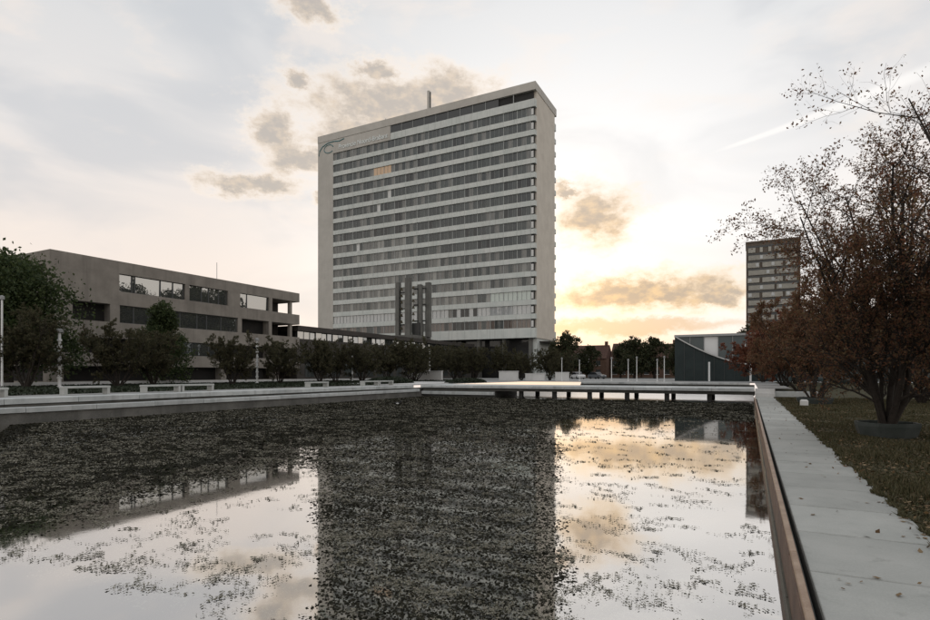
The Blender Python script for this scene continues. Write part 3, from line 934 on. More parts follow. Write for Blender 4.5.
for k in range(17):
    s = k / 16
    x = HX0 + 0.2 + s * 12.5
    z = 1.7 + 5.75 * (1 - s) ** 1.65 + 1.15 * s + 0.15
    curve.append((x, z))
MB().prism([(curve[0][0], PZ - 0.04)] + [(curve[-1][0], PZ - 0.04)] + [(x, z - 0.12) for x, z in reversed(curve)], 'y', HY - 1.2, HY - 0.9).build('curved_wall', 'hall_wall', hall)
for k in range(1, 9):
    xk = HX0 + 0.2 + k * 1.4
    zk = np.interp(xk, [c[0] for c in curve], [c[1] for c in curve]) - 0.2
    MB().box(xk - 0.03, xk + 0.03, HY - 1.26, HY - 1.203, PZ, zk).build('glazing_bar', 'frame_dark', hall)
ce = MB()
for (xa, za), (xb, zb) in zip(curve[:-1], curve[1:]):
    ce.prism([(xa, za - 0.118), (xb, zb - 0.118), (xb, zb + 0.07), (xa, za + 0.07)], 'y', HY - 1.5, HY - 0.6)
ce.build('curved_edge', 'pale_paving', hall)
for x in (-5.3, 0.2):
    MB().tube([(x, HY - 2.4, PZ), (x, HY - 2.4, 3.5)], 0.14, 8).build('post', 'white_metal', hall)
for x in (-0.5, 2.2, 5.0):
    MB().tube([(x, HY + 0.1, 3.6), (x, HY + 0.1, 6.6)], 0.06, 6).build('rail_post', 'white_metal', hall)
fm = MB().tube([(3.0, 112, PZ), (3.0, 112, 13.0)], [0.12, 0.06], 6).build('flagpole', 'white_metal', base=(3.0, 112, PZ))
tag(fm, 'slim bare pale pole rising behind the glass hall', 'pole')

# ------------------------------------------------------------------ block of flats beyond
fl_ = empty('apartment_block', (8.4, 245, PZ), 'dark brick apartment block with staggered pale balcony panels', 'building')
AX0, AX1, AY = -1.0, 17.2, 241.6
MB().box(AX0, AX1, AY, AY + 14, PZ - 0.05, 52.6).build('wall', 'flat_brick', fl_)
MB().box(AX0 - 0.2, AX1 + 0.2, AY - 0.2, AY + 14.2, 52.6, 53.3).build('roof', 'flat_brick', fl_)
for k in range(16):
    z = 48.9 - k * 2.92
    if z < 4: break
    if k == 0:
        segs = [(0.7, 3.2, 1), (4.7, 5.7, 1), (7.6, 8.6, 1), (9.6, 12.6, 1), (13.8, 16.8, 1)]
    elif k % 2 == 1:
        segs = [(0.8, 9.6, 0), (10.4, 17.2, 0)]
    else:
        segs = [(0.5, 4.6, 0), (5.6, 12.4, 0), (13.3, 17.3, 0)]
    for (a, b, t) in segs:
        MB().box(AX0 + a, AX0 + b, AY - 0.45, AY - 0.003, z - 0.1, z + 1.75).build('balcony', 'flat_panel', fl_)
        if t == 0:
            wx = AX0 + a + (b - a) * R.choice([0.1, 0.45, 0.7])
            MB().box(wx, wx + 1.0, AY - 0.52, AY - 0.46, z + 0.3, z + 1.6).build('window', 'glass_pale', fl_)
    MB().box(AX0 + 0.4, AX1 - 0.4, AY - 0.10, AY - 0.004, z + 1.8, z + 2.6).build('window_strip', 'glass_black', fl_)

# ------------------------------------------------------------------ terraced houses beyond the plaza
def house(x0, x1, y0, label, wallm, ridge, gable=False):
    h = empty('terraced_house', ((x0 + x1) / 2, y0, PZ), label, 'house', 'houses beyond the plaza')
    MB().box(x0 + 0.01, x1 - 0.01, y0, y0 + 9, PZ - 0.05, 6.4).build('wall', wallm, h)
    r = MB()
    r.prism([(y0 - 0.4, 6.3), (y0 + 9.4, 6.3), (y0 + 4.5, ridge)], 'x', x0, x1)
    r = r.build('roof', 'roof_tile', h)
    MB().box(x1 - 1.4, x1 - 0.6, y0 + 4.0, y0 + 5.0, ridge - 0.6, ridge + 1.1).build('chimney', 'house_brick', r)
    n = max(2, int((x1 - x0) / 2.6))
    for k in range(n):
        xa = x0 + 0.7 + k * (x1 - x0 - 1.0) / n
        for z in (1.6, 4.3):
            w = MB().box(xa, xa + 1.35, y0 - 0.05, y0 - 0.004, z, z + 1.4).build('window', 'glass_dark', h)
            MB().box(xa - 0.1, xa + 1.45, y0 - 0.09, y0 - 0.055, z - 0.12, z).build('sill', 'white_render', w)
    if gable:
        MB().box(x0 + 1.0, x0 + 4.4, y0 - 1.1, y0 - 0.1, 3.6, 8.0).build('bay', 'white_render', h)
        for k in range(2):
            MB().box(x0 + 1.4 + k * 1.5, x0 + 2.5 + k * 1.5, y0 - 1.16, y0 - 1.11, 5.2, 7.0).build('bay_window', 'glass_mid', h)
    return h
house(-56, -48, 168, 'brick house with red brown roof nearest the tower', 'house_brick', 10.8)
house(-47.5, -38, 166, 'house with a white bay window under a red brown roof', 'house_brick', 10.6, True)
house(-37.8, -29, 170, 'brick house behind the round middle trees', 'house_brick', 11.2)
house(-28.8, -19, 172, 'brick house with white sills just left of the glass hall', 'house_brick', 10.9)

# ------------------------------------------------------------------ plants
def grow(rng, stems, params, max_lvl, base_r=0.0, twig_leaf=10):
    """branching skeleton: returns tubes and leaf positions"""
    tubes, leaves = [], []
    def branch(p, d, L, r, lvl):
        n = params['seg'][lvl]
        pts = [p.copy()]
        dd = d.copy()
        for i in range(n):
            dd = dd + rng.normal(0, params['wob'][lvl], 3) + np.array((0, 0, params['up'][lvl]))
            dd /= np.linalg.norm(dd)
            pts.append(pts[-1] + dd * L / n)
        pts = np.array(pts)
        rr = r * np.linspace(1, params['tip'][lvl], n + 1)
        tubes.append((pts, rr, lvl))
        if lvl >= max_lvl - 1:
            m = twig_leaf if lvl == max_lvl else twig_leaf // 2
            t = rng.uniform(0.15, 1.0, m) * n
            i0 = np.minimum(t.astype(int), n - 1)
            fr_ = (t - i0)[:, None]
            q = pts[i0] * (1 - fr_) + pts[i0 + 1] * fr_
            leaves.append(q + rng.normal(0, params['leaf_off'], (m, 3)))
        if lvl < max_lvl:
            k = params['kids'][lvl]
            lo = params['lo'][lvl]
            for j in range(k):
                t = (lo + (1 - lo) * (j + rng.uniform(0, 1)) / k) * n
                i0 = min(int(t), n - 1)
                q = pts[i0] + (pts[i0 + 1] - pts[i0]) * (t - i0)
                loc = pts[i0 + 1] - pts[i0]
                loc = loc / np.linalg.norm(loc)
                side = rng.normal(size=3)
                side -= loc * side.dot(loc)
                side /= np.linalg.norm(side)
                a = params['ang'][lvl] * rng.uniform(0.65, 1.3)
                nd = loc * math.cos(a) + side * math.sin(a)
                branch(q, nd, L * params['ratio'][lvl] * rng.uniform(0.7, 1.2) * (1.1 - 0.45 * t / n), rr[i0] * 0.6, lvl + 1)
    for (p, d, L, r) in stems:
        d = np.array(d, float)
        branch(np.array(p, float), d / np.linalg.norm(d), L, r, 0)
    return tubes, np.concatenate(leaves)


def wood_mesh(name, tubes, mat, sides=(7, 5, 4, 3, 3)):
    V, F = [], []
    o = 0
    for pts, rr, lvl in tubes:
        n = sides[lvl]
        d = np.gradient(pts, axis=0)
        d /= np.linalg.norm(d, axis=1, keepdims=True) + 1e-9
        ref = np.array((0.31, 0.77, 0.55))
        a = np.cross(d, ref); a /= np.linalg.norm(a, axis=1, keepdims=True) + 1e-9
        b = np.cross(d, a)
        th = np.arange(n) * 2 * math.pi / n
        ring = pts[:, None] + (a[:, None] * np.cos(th)[None, :, None] + b[:, None] * np.sin(th)[None, :, None]) * rr[:, None, None]
        V.append(ring.reshape(-1, 3))
        for i in range(len(pts) - 1):
            for j in range(n):
                j2 = (j + 1) % n
                F.append((o + i * n + j, o + i * n + j2, o + (i + 1) * n + j2, o + (i + 1) * n + j))
        o += len(pts) * n
    me = bpy.data.meshes.new(name)
    me.from_pydata(np.concatenate(V).tolist(), [], F)
    me.materials.append(M[mat])
    me.polygons.foreach_set('use_smooth', [True] * len(F))
    me.update()
    return me


def vase_tree(seed, height, stems_n, leaf_n, leaf_size, leaf, bark, z0=0.3, kids=(7, 6, 5), lvl=3, spread=0.55, r0=0.075, up=0.05, drop=0.0, ratio0=0.46, lo0=0.22):
    """tree with several stems fanning from the base; returns (wood, crown) meshes"""
    rng = np.random.default_rng(seed)
    stems = []
    for i in range(stems_n):
        a = 2 * math.pi * (i + rng.uniform(-0.25, 0.25)) / stems_n
        s = spread * rng.uniform(0.35, 1.15)
        stems.append(((0.12 * math.cos(a), 0.12 * math.sin(a), z0), (s * math.cos(a), s * math.sin(a), 1.0), height * rng.uniform(0.72, 0.95), r0 * rng.uniform(0.7, 1.2)))
    params = dict(seg=(9, 6, 4, 3), wob=(0.10, 0.17, 0.2, 0.22), up=(0.02, up, 0.03, 0.0), tip=(0.22, 0.3, 0.4, 0.5),
                  kids=kids, lo=(lo0, 0.2, 0.15, 0.1), ang=(0.75, 0.75, 0.8, 0.8), ratio=(ratio0, 0.5, 0.55, 0.5), leaf_off=0.05 * height / 7)
    tubes, lv = grow(rng, stems, params, lvl, twig_leaf=leaf_n)
    # sparser leaves towards the top, where bare twigs show
    keep = rng.uniform(0, 1, len(lv)) > np.clip((lv[:, 2] / height - 0.45) * 1.5, 0, 0.78) * (1 - drop)
    lv = lv[keep]
    return wood_mesh('trunk', tubes, bark), quad_mesh('crown', leaf_quads(lv, leaf_size, rng, aspect=0.5), leaf)


def lobe_tree(seed, height, radius, n, leaf_size, leaf, bark, trunk_h=0.3, cone=False, lobes=16):
    """full-crowned tree: trunk, limbs and leaf clumps in many uneven lobes"""
    rng = np.random.default_rng(seed)
    tubes = []
    H = height
    tr = np.array([(0.1 * math.sin(i), 0.1 * math.cos(i * 1.7), H * 0.78 * i / 7) for i in range(8)])
    tubes.append((tr, np.linspace(0.032 * H, 0.008 * H, 8), 0))
    pts = []
    for i in range(lobes):
        t = (i + rng.uniform(0.2, 0.8)) / lobes
        z = H * (trunk_h + (1 - trunk_h) * t * 0.93)
        prof = (1 - t) ** 0.8 if cone else math.sin(math.pi * min(1, 0.16 + 0.84 * t)) ** 0.65
        a = rng.uniform(0, 2 * math.pi)
        rr = radius * prof * rng.uniform(0.35, 0.85)
        c = np.array((rr * math.cos(a), rr * math.sin(a), z))
        lr = radius * (0.30 + 0.22 * prof) * rng.uniform(0.7, 1.15)
        base = np.array((0, 0, max(H * trunk_h * 0.8, z - rr * 0.9)))
        mid = (base + c) / 2 + rng.normal(0, 0.12, 3)
        tubes.append((np.array([base, mid, c]), np.array((0.010, 0.006, 0.003)) * H, 2))
        m = int(n / lobes)
        # clumps inside each lobe
        k = max(4, m // 22)
        u = rng.normal(size=(k, 3)); u /= np.linalg.norm(u, axis=1, keepdims=True)
        cc = c + u * lr * rng.uniform(0.25, 1.0, (k, 1)) ** 0.6 * np.array((1, 1, 0.8))
        q = cc[rng.integers(0, k, m)] + rng.normal(0, lr * 0.17, (m, 3))
        pts.append(q)
    lv = np.concatenate(pts)
    return wood_mesh('trunk', tubes, bark), quad_mesh('crown', leaf_quads(lv, leaf_size, rng, aspect=0.65), leaf)


def plant_tree(name, protos, loc, label, rot=0.0, scale=1.0, group=None, cat='tree'):
    e = empty(name, loc, label, cat, group)
    e.rotation_euler = (0, 0, rot)
    e.scale = (scale,) * 3 if isinstance(scale, (int, float)) else scale
    for nm, me in zip(('trunk', 'crown'), protos):
        o = bpy.data.objects.new(nm, me)
        COL.objects.link(o)
        o.parent = e
    return e


# lawn trees on the right
big = vase_tree(21, 7.9, 10, 11, 0.070, 'leaf_autumn', 'bark', 0.30, kids=(12, 8, 6), spread=0.40, r0=0.085, drop=0.4, ratio0=0.36, lo0=0.09)
big2 = vase_tree(34, 8.8, 8, 14, 0.07, 'leaf_autumn', 'bark', 0.0, kids=(9, 7, 6), spread=0.6, r0=0.055, drop=0.1, ratio0=0.38)
mid1 = vase_tree(45, 6.8, 9, 15, 0.115, 'leaf_autumn', 'bark', 0.1, kids=(9, 7, 5), spread=0.60, r0=0.09, drop=0.8, ratio0=0.40)
red1 = vase_tree(56, 5.0, 9, 20, 0.14, 'leaf_red', 'bark', 0.1, kids=(8, 6, 5), spread=0.75, r0=0.07, drop=0.95)
plant_tree('ornamental_tree', big, (3.3, 18.4, 0.0), 'bare stemmed russet tree rising from the dark planter on the lawn', 3.6, 0.97, 'russet trees on the lawn')
plant_tree('ornamental_tree', big2, (5.3, 13.6, 0.0), 'nearest russet tree, thin leafless twigs reaching in at the right edge', 2.2, 1.0, 'russet trees on the lawn')
plant_tree('ornamental_tree', mid1, (3.3, 36.8, 0.0), 'russet tree with dark trunks beside the white stone near the path', 0.0, 1.0, 'russet trees on the lawn')
plant_tree('ornamental_tree', mid1, (3.5, 49.0, 0.05), 'russet tree next behind the kerb wall at the path head', 1.9, 0.95, 'russet trees on the lawn')
plant_tree('ornamental_tree', mid1, (8.8, 40.0, 0.0), 'russet tree at the right edge behind the tree in the planter', 4.0, 1.05, 'russet trees on the lawn')
plant_tree('ornamental_tree', mid1, (9.8, 78.0, 0.5), 'far russet tree in a low planter by the pale road', 2.8, 1.0, 'russet trees on the lawn')
plant_tree('ornamental_tree', mid1, (13.5, 62.0, 0.3), 'russet tree far back on the lawn at the right edge', 5.2, 1.1, 'russet trees on the lawn')
plant_tree('red_tree', red1, (3.0, 60.0, 0.25), 'small rounded red tree in front of the glass hall', 0.5, 1.15, 'red trees near the glass hall')
plant_tree('red_tree', red1, (4.6, 71.0, 0.5), 'taller red tree behind the small rounded red one', 2.5, 1.35, 'red trees near the glass hall')
plant_tree('red_tree', red1, (1.6, 80.0, 0.58), 'red tree farthest back against the glass hall', 4.1, 1.2, 'red trees near the glass hall')

# bushy small trees along the left bank and on the plaza
bushes = [vase_tree(60 + i, 5.2, 10, 12, 0.14, 'leaf_dusky', 'bark', 0.0, kids=(9, 6, 4), spread=(0.50, 0.62, 0.42)[i], r0=0.06, drop=1.0, ratio0=0.38) for i in range(3)]
ordn = ['first', 'second', 'third', 'fourth', 'fifth', 'sixth', 'seventh', 'eighth', 'ninth', 'tenth', 'eleventh', 'twelfth']
spots = [(-50.5, 22.6, 1.15), (-48.5, 28.5, 1.05), (-50.5, 33.0, 1.0), (-47.5, 39.5, 0.95), (-48.0, 46.5, 1.0), (-46.5, 51.5, 1.0), (-47.5, 55.5, 0.95), (-46.0, 59.0, 1.05), (-47.0, 66.0, 1.05), (-44.5, 68.5, 1.15), (-46.5, 73.0, 1.2)]
for i, (x, y, s) in enumerate(spots):
    plant_tree('bushy_tree', bushes[i % 3], (x, y, PZ - 0.03), f'dark bushy small tree, {ordn[i]} from the left along the left bank', R.uniform(0, 6.3), s, 'bushy trees along the left bank')
spots2 = [(-48.5, 92.0, 1.2), (-43.5, 88.0, 1.12), (-39.5, 91.0, 1.15), (-35.0, 89.0, 1.0), (-31.0, 92.5, 1.05), (-28.2, 90.0, 0.9), (-52.0, 96.0, 1.3), (-58.0, 98.0, 1.3)]
order2 = sorted(range(len(spots2)), key=lambda i: spots2[i][0] / spots2[i][1])
for n_, i in enumerate(order2):
    x, y, s = spots2[i]
    plant_tree('bushy_tree', bushes[(i + 1) % 3], (x, y, PZ), f'dark bushy tree below the tower, {ordn[n_]} from the left in the plaza row', R.uniform(0, 6.3), s, 'bushy trees below the tower')

# larger green trees before the office block
grn = lobe_tree(81, 11.6, 6.4, 36000, 0.30, 'leaf_green', 'bark', 0.25, lobes=26)
plant_tree('green_tree', grn, (-59.5, 25.2, PZ), 'big dark green tree hiding the left end of the office block', 0.0, 1.0, 'green trees at the office block')
con = lobe_tree(83, 9.0, 3.3, 15000, 0.24, 'leaf_green', 'bark', 0.12, cone=True, lobes=22)
plant_tree('green_tree', con, (-57.5, 38.6, PZ), 'dark tapering evergreen tree in front of the strip windows', 0.0, 1.0, 'green trees at the office block')

# trees beyond the plaza
fart = [lobe_tree(90 + i, 10, 4.2, 7000, 0.42, 'leaf_far', 'bark', 0.2, lobes=18) for i in range(3)]
fl_t = [(-41.6, 136.0, 1.15, 'dark leafy tree close beside the right corner of the tower'),
        (-36.5, 142.0, 0.85, 'low dark tree second from the tower beyond the plaza'),
        (-30.5, 150.0, 0.85, 'dark tree in front of the white bay window house'),
        (-25.2, 140.0, 1.0, 'left one of the tallest pair of round trees beyond the plaza'),
        (-20.8, 143.0, 1.02, 'right one of the tallest pair of round trees beyond the plaza'),
        (-14.5, 135.0, 0.8, 'low dark tree just left of the glass hall'),
        (-10.0, 150.0, 0.85, 'treetop showing over the left end of the glass hall roof'),
        (-4.0, 165.0, 1.0, 'treetop showing over the middle of the glass hall roof'),
        (1.2, 190.0, 1.55, 'dark tree at the foot of the apartment block'),
        (-60.0, 190.0, 1.0, 'dark tree behind the tower base')]
for i, (x, y, s, lab) in enumerate(fl_t):
    if lab.endswith('tower base'): continue
    plant_tree('broadleaf_tree', fart[i % 3], (x, y, PZ - 0.03), lab, R.uniform(0, 6.3), s, 'trees beyond the plaza')
for i, (x, y, s) in enumerate([(20, 120, 1.0), (28, 112, 1.1), (37, 118, 1.05), (30, 140, 1.2)]):
    plant_tree('broadleaf_tree', fart[(i + 2) % 3], (x, y, PZ - 0.03), f'dark tree behind the lawn trees, {ordn[i]} from the glass hall', R.uniform(0, 6.3), s, 'dark trees behind the lawn')

for i, (x, y, s) in enumerate([(46, 112, 2.3), (52, 100, 2.2), (60, 118, 2.6), (54, 130, 2.5), (64, 142, 2.8), (74, 156, 3.0), (58, 156, 2.7), (48, 92, 2.0)]):
    plant_tree('park_tree', fart[i % 3], (x, y, PZ - 0.03), 'tall tree beyond the right edge, mirrored in the office block windows', R.uniform(0, 6.3), s, 'tall park trees beyond the lawn')

# far belt of woodland that reads as one mass
n = 26000
ax = RNG.uniform(-230, 330, n)
hh = 6 + 2.5 * np.sin(ax * 0.11) + 2 * np.sin(ax * 0.047 + 1) + 1.3 * np.sin(ax * 0.31)
C = np.stack([ax, 300 + RNG.normal(0, 6, n), PZ + hh * RNG.uniform(0, 1, n) ** 0.7], 1)
fw = link('far_woodland', quad_mesh('far_woodland', leaf_quads(C, 1.5, RNG, aspect=0.8), 'leaf_far'))
tag(fw, 'dark belt of distant woodland along the horizon', 'woodland', kind='stuff')

# ground cover in the planting bed
n = 46000
y = RNG.uniform(2, 90, n); x = RNG.uniform(-56.8, -33.3, n)
ok = (x < -42.3) | (y < 45.8)
x, y = x[ok], y[ok]
h = 0.05 + 0.12 * (0.5 + 0.5 * np.sin(x * 0.8 + np.sin(y * 0.5) * 2)) * (0.5 + 0.5 * np.sin(y * 0.43))
C = np.stack([x, y, PZ + h * RNG.uniform(0.1, 1, len(x))], 1)
tag(link('ground_cover', quad_mesh('ground_cover', leaf_quads(C, 0.20, RNG, aspect=0.7), 'leaf_hedge')), 'low dark green ground cover filling the bed behind the benches', 'ground cover', kind='stuff')
# low clipped mounds near the bridge end
for i, (x, y, rx, ry, h, lab) in enumerate([(-36.5, 52.0, 1.6, 4.2, 0.75, 'low dark hedge mound behind the double bench near the bridge'), (-31.8, 62.0, 1.3, 5.0, 0.55, 'low dark hedge mound on the plaza beyond the bridge')]):
    n = 5000
    u = RNG.normal(size=(n, 3)); u[:, 2] = np.abs(u[:, 2]); u /= np.linalg.norm(u, axis=1, keepdims=True)
    C = np.array((0, 0, 0)) + u * np.array((rx, ry, h)) * RNG.uniform(0.8, 1.05, (n, 1))
    tag(link('hedge', quad_mesh('hedge', leaf_quads(C, 0.2, RNG, aspect=0.7), 'leaf_hedge'), None, (x, y, PZ)), lab, 'hedge', 'low hedges by the pool')

# lawn grass and fallen leaves
n = 170000
y = 3.5 + 42 * RNG.uniform(0, 1, n) ** 1.35
x = 1.66 + RNG.uniform(0, 1, n) ** 1.15 * (1.2 + y * 0.42)
edge_in = 0.07 * np.sin(y * 3.1) * np.sin(y * 1.3 + 1) + 0.05 * np.sin(y * 9.0)
x = np.where(x < 1.75, x - 0.02 + edge_in * 0.8, x)
hgt = RNG.uniform(0.03, 0.10, n) * (0.7 + 0.5 * np.sin(x * 2.2) * np.sin(y * 1.7))
th = RNG.uniform(0, 6.28, n)
wd = 0.006 + 0.0009 * y
lean = RNG.normal(0, 0.03, (n, 2))
z0 = np.zeros(n)
P = np.empty((n, 4, 3))
cs, sn = np.cos(th) * wd, np.sin(th) * wd
P[:, 0] = np.stack([x - cs, y - sn, z0], 1)
P[:, 1] = np.stack([x + cs, y + sn, z0], 1)
P[:, 2] = np.stack([x + cs * 0.2 + lean[:, 0], y + sn * 0.2 + lean[:, 1], z0 + 0.012 + hgt], 1)
P[:, 3] = np.stack([x - cs * 0.2 + lean[:, 0], y - sn * 0.2 + lean[:, 1], z0 + 0.012 + hgt], 1)
tag(link('grass', quad_mesh('grass', P, 'grass_blade')), 'short patchy grass of the lawn beside the path', 'grass', kind='stuff')
n = 9000
y = 3.5 + 40 * RNG.uniform(0, 1, n) ** 1.5
x = 1.55 + RNG.uniform(0, 1, n) ** 1.6 * (1.5 + y * 0.38)
z = np.where(x > 1.68, 0.045, 0.012)
C = np.stack([x, y, z], 1)
m_ = RNG.uniform(0, 1, n) < np.where(x < 1.7, 0.25, 1.0)
extra = np.stack([RNG.uniform(0.5, 1.7, 130), RNG.uniform(4, 44, 130), np.full(130, 0.012)], 1)
C = np.concatenate([C[m_], extra])
tag(link('fallen_leaves', quad_mesh('fallen_leaves', leaf_quads(C, 0.062, RNG, flat=0.8, aspect=0.6), 'leaf_fallen')), 'brown fallen leaves scattered on the lawn and path edge', 'leaves', kind='stuff')

# pond weed just under the surface, and small leaves afloat
def pool_points(k, dmin=3.4):
    # even over the water that can be seen, thinner with distance
    y = dmin + (BY0 - 0.6 - dmin) * RNG.uniform(0, 1, k) ** 1.15
    x = PX1 - 0.15 - RNG.uniform(0, 1, k) * np.minimum(28.4, 5.5 + y * 1.75)
    return x, y
def fbm(x, y, f):
    v = 0.0
    for o, (a, b, c) in enumerate([(1.0, 0.7, 0.3), (1.9, 2.1, 1.1), (4.1, 3.7, 2.3), (7.7, 8.3, 0.9)]):
        v = v + np.sin(x * f * a + 1.7 * np.sin(y * f * b * 0.6 + c)) * np.sin(y * f * b + 1.3 * np.sin(x * f * a * 0.7 + c * 2)) / (o + 1)
    return v
def clumps(k, per, r0, r1, keep, gain):
    """leafy sprigs: short wandering runners with leaflets on both sides"""
    cx, cy = pool_points(k)
    ok = keep(cx, cy)
    cx, cy = cx[ok], cy[ok]
    dist = np.hypot(cx, cy)
    cnt = np.clip(per / dist, 14, per / 6.5).astype(int)
    rad = RNG.uniform(r0, r1, len(cx)) * (1 + dist * gain)
    rep_ = np.repeat(np.arange(len(cx)), cnt)
    arms = RNG.uniform(0, 2 * math.pi, (len(cx), 6))
    th = arms[rep_, RNG.integers(0, 6, len(rep_))]
    rr = RNG.uniform(0, 1, len(rep_)) ** 0.8
    th = th + 0.9 * rr * np.sin(7 * th) + RNG.normal(0, 0.10, len(rep_))
    X = cx[rep_] + (rr * np.cos(th) * 1.35 + RNG.normal(0, 0.06, len(rep_))) * rad[rep_]
    Y = cy[rep_] + (rr * np.sin(th) + RNG.normal(0, 0.06, len(rep_))) * rad[rep_]
    ok = (X < PX1 - 0.05) & (X > PX0 + 0.5) & (Y < BY0 - 0.2)
    return X[ok], Y[ok]
# weed beds under the surface
X, Y = clumps(5200, 900, 0.14, 0.36, lambda x, y: fbm(x, y, 0.55) > RNG.uniform(-1.1, 0.5, len(x)), 0.012)
size = (0.022 + 0.0017 * np.hypot(X, Y))[:, None]
C = np.stack([X, Y, WZ - 0.012 - 0.03 * RNG.uniform(0, 1, len(X))], 1)
tag(link('pond_weed', quad_mesh('pond_weed', leaf_quads(C, size, RNG, flat=0.75, aspect=0.5), 'weed_leaf')), 'clumps of pale pond weed just under the water surface', 'pond weed', kind='stuff')
# floating plants: thick mats by the left bank, before the bridge and in a wedge shaped to darken the tower's reflection;
# open water with scattered sprigs elsewhere
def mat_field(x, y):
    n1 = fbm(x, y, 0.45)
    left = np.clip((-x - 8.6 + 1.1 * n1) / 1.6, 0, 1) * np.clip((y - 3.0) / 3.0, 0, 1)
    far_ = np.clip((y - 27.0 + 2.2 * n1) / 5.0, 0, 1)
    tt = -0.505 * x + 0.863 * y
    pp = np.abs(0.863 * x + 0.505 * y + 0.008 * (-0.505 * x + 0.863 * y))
    mid = np.clip((0.236 * tt + (0.14 + 0.012 * tt) * n1 - pp) / (0.14 + 0.016 * tt), 0, 1)  # wedge from the camera along the tower's reflection, added to darken it
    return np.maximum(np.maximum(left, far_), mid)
def leafpool(k):
    y = 3.3 + (BY0 - 3.9) * RNG.uniform(0, 1, k) ** 1.25
    x = PX1 - 0.12 - RNG.uniform(0, 1, k) * np.minimum(28.5, 5.5 + y * 1.9)
    return x, y
# near-black leaves of the mats, the dark of the reflections put into their colour
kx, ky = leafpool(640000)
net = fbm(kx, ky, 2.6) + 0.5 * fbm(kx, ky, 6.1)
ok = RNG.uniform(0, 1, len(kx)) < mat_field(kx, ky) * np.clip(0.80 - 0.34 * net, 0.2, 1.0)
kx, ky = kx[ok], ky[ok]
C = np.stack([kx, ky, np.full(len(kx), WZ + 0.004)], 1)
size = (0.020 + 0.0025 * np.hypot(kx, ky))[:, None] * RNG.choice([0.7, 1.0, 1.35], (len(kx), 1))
tag(link('reflection_dark_plants', quad_mesh('reflection_dark_plants', leaf_quads(C, size, RNG, flat=0.93, aspect=0.62), 'reflection_mat_leaf')), 'dark mat of small floating plants, its middle wedge added to darken the tower reflection', 'water plants', kind='stuff')
def float_keep(x, y):
    return RNG.uniform(0, 1, len(x)) < 0.20 + 0.62 * mat_field(x, y) * (fbm(x, y, 0.9) > -0.5)
X, Y = clumps(11500, 760, 0.09, 0.30, float_keep, 0.012)
size = (0.012 + 0.0013 * np.hypot(X, Y))[:, None] * RNG.choice([0.7, 1.0, 1.5], (len(X), 1))
C = np.stack([X, Y, np.full(len(X), WZ + 0.012)], 1)
tag(link('floating_leaves', quad_mesh('floating_leaves', leaf_quads(C, size, RNG, flat=0.85, aspect=0.5), 'float_leaf')), 'small grey brown leaves drifting in sprigs on the pool', 'leaves', kind='stuff')

# ------------------------------------------------------------------ planters
def planter(loc, r, h, label, mat='planter_concrete'):
    e = empty('planter', loc, label, 'planter', 'tree planters on the lawn')
    b = MB().lathe([(r * 0.86, -0.05), (r * 1.0, h * 0.78), (r * 1.0, h), (r * 0.9, h), (r * 0.88, h * 0.72)], 8, loc, 0, math.pi / 8)
    b.build('tub', mat, e)
    MB().lathe([(r * 0.87, h * 0.62), (r * 0.86, h * 0.74)], 8, loc, 0, math.pi / 8).build('soil', 'earth', e)
planter((3.3, 18.4, 0.0), 0.74, 0.40, 'dark octagonal concrete planter around the nearest tree on the lawn')
planter((3.3, 36.8, 0.0), 0.95, 0.36, 'dark low planter under the tree beside the white stone')
planter((9.8, 78.0, 0.5), 1.5, 0.5, 'far low planter by the pale road')
st = MB().bbox(2.42, 2.78, 34.0, 34.36, -0.05, 0.34, 0.06).build('marker_stone', 'white_render', base=(2.6, 34.25, 0))
tag(st, 'small white stone block on the lawn near the path', 'stone')

# ------------------------------------------------------------------ street furniture
bench_me = {'seat': MB().bbox(-0.25, 0.25, -1.15, 1.15, 0.36, 0.46, 0.015).mesh('seat', 'bench_concrete'),
            'leg': MB().box(-0.24, 0.24, -0.07, 0.07, -0.04, 0.355).mesh('leg', 'bench_concrete')}
benches = [(12.0, 'pale concrete bench cut off by the left edge of the picture'),
           (16.65, 'single pale concrete bench beside the white ribbed column'),
           (20.85, 'left half of the pale double bench below the evergreen'),
           (23.2, 'right half of the pale double bench below the evergreen'),
           (34.2, 'single pale bench at the middle of the left bank'),
           (41.2, 'left one of the two touching benches nearest the bridge'),
           (43.55, 'right one of the two touching benches nearest the bridge')]
for (y, lab) in benches:
    e = empty('bench', (-31.2, y, PZ), lab, 'bench', 'benches along the left bank')
    link('seat', bench_me['seat'], e, (-31.2, y, PZ))
    for s in (-1, 1):
        link('leg', bench_me['leg'], e, (-31.2, y + s * 1.05, PZ))

def lamp(x, y, top, label, ribbed=False, r=0.075, z=PZ):
    e = empty('lamp_post', (x, y, z), label, 'lamp post', 'slim white lamp posts')
    MB().lathe([(r * 2.0, -0.03), (r * 2.0, 0.10), (r * 1.05, 0.14), (r * 0.85, top - z - 0.35)], 10, (x, y, z)).build('pole', 'white_metal', e)
    if ribbed:
        for k in range(7):
            MB().lathe([(r * 1.5, 0), (r * 1.5, 0.16)], 10, (x, y, z + 0.7 + k * (top - z - 1.2) / 7)).build('ring', 'white_metal', e)
    MB().lathe([(r * 0.8, top - z - 0.352), (r * 2.2, top - z - 0.30), (r * 2.3, top - z - 0.06), (r * 0.6, top - z)], 10, (x, y, z)).build('lamp_head', 'grey_metal', e)
lamp(-50.7, 21.1, 7.7, 'tallest white lamp post at the left edge of the picture')
lamp(-50.0, 24.7, 5.4, 'white ribbed lamp column between the two leftmost bushy trees', True, 0.12)
lamp(-50.0, 45.0, 5.8, 'white ribbed lamp column right of the evergreen', True, 0.11)
lamp(-50.0, 62.0, 5.6, 'slim lamp post half hidden under the link building', False, 0.09)
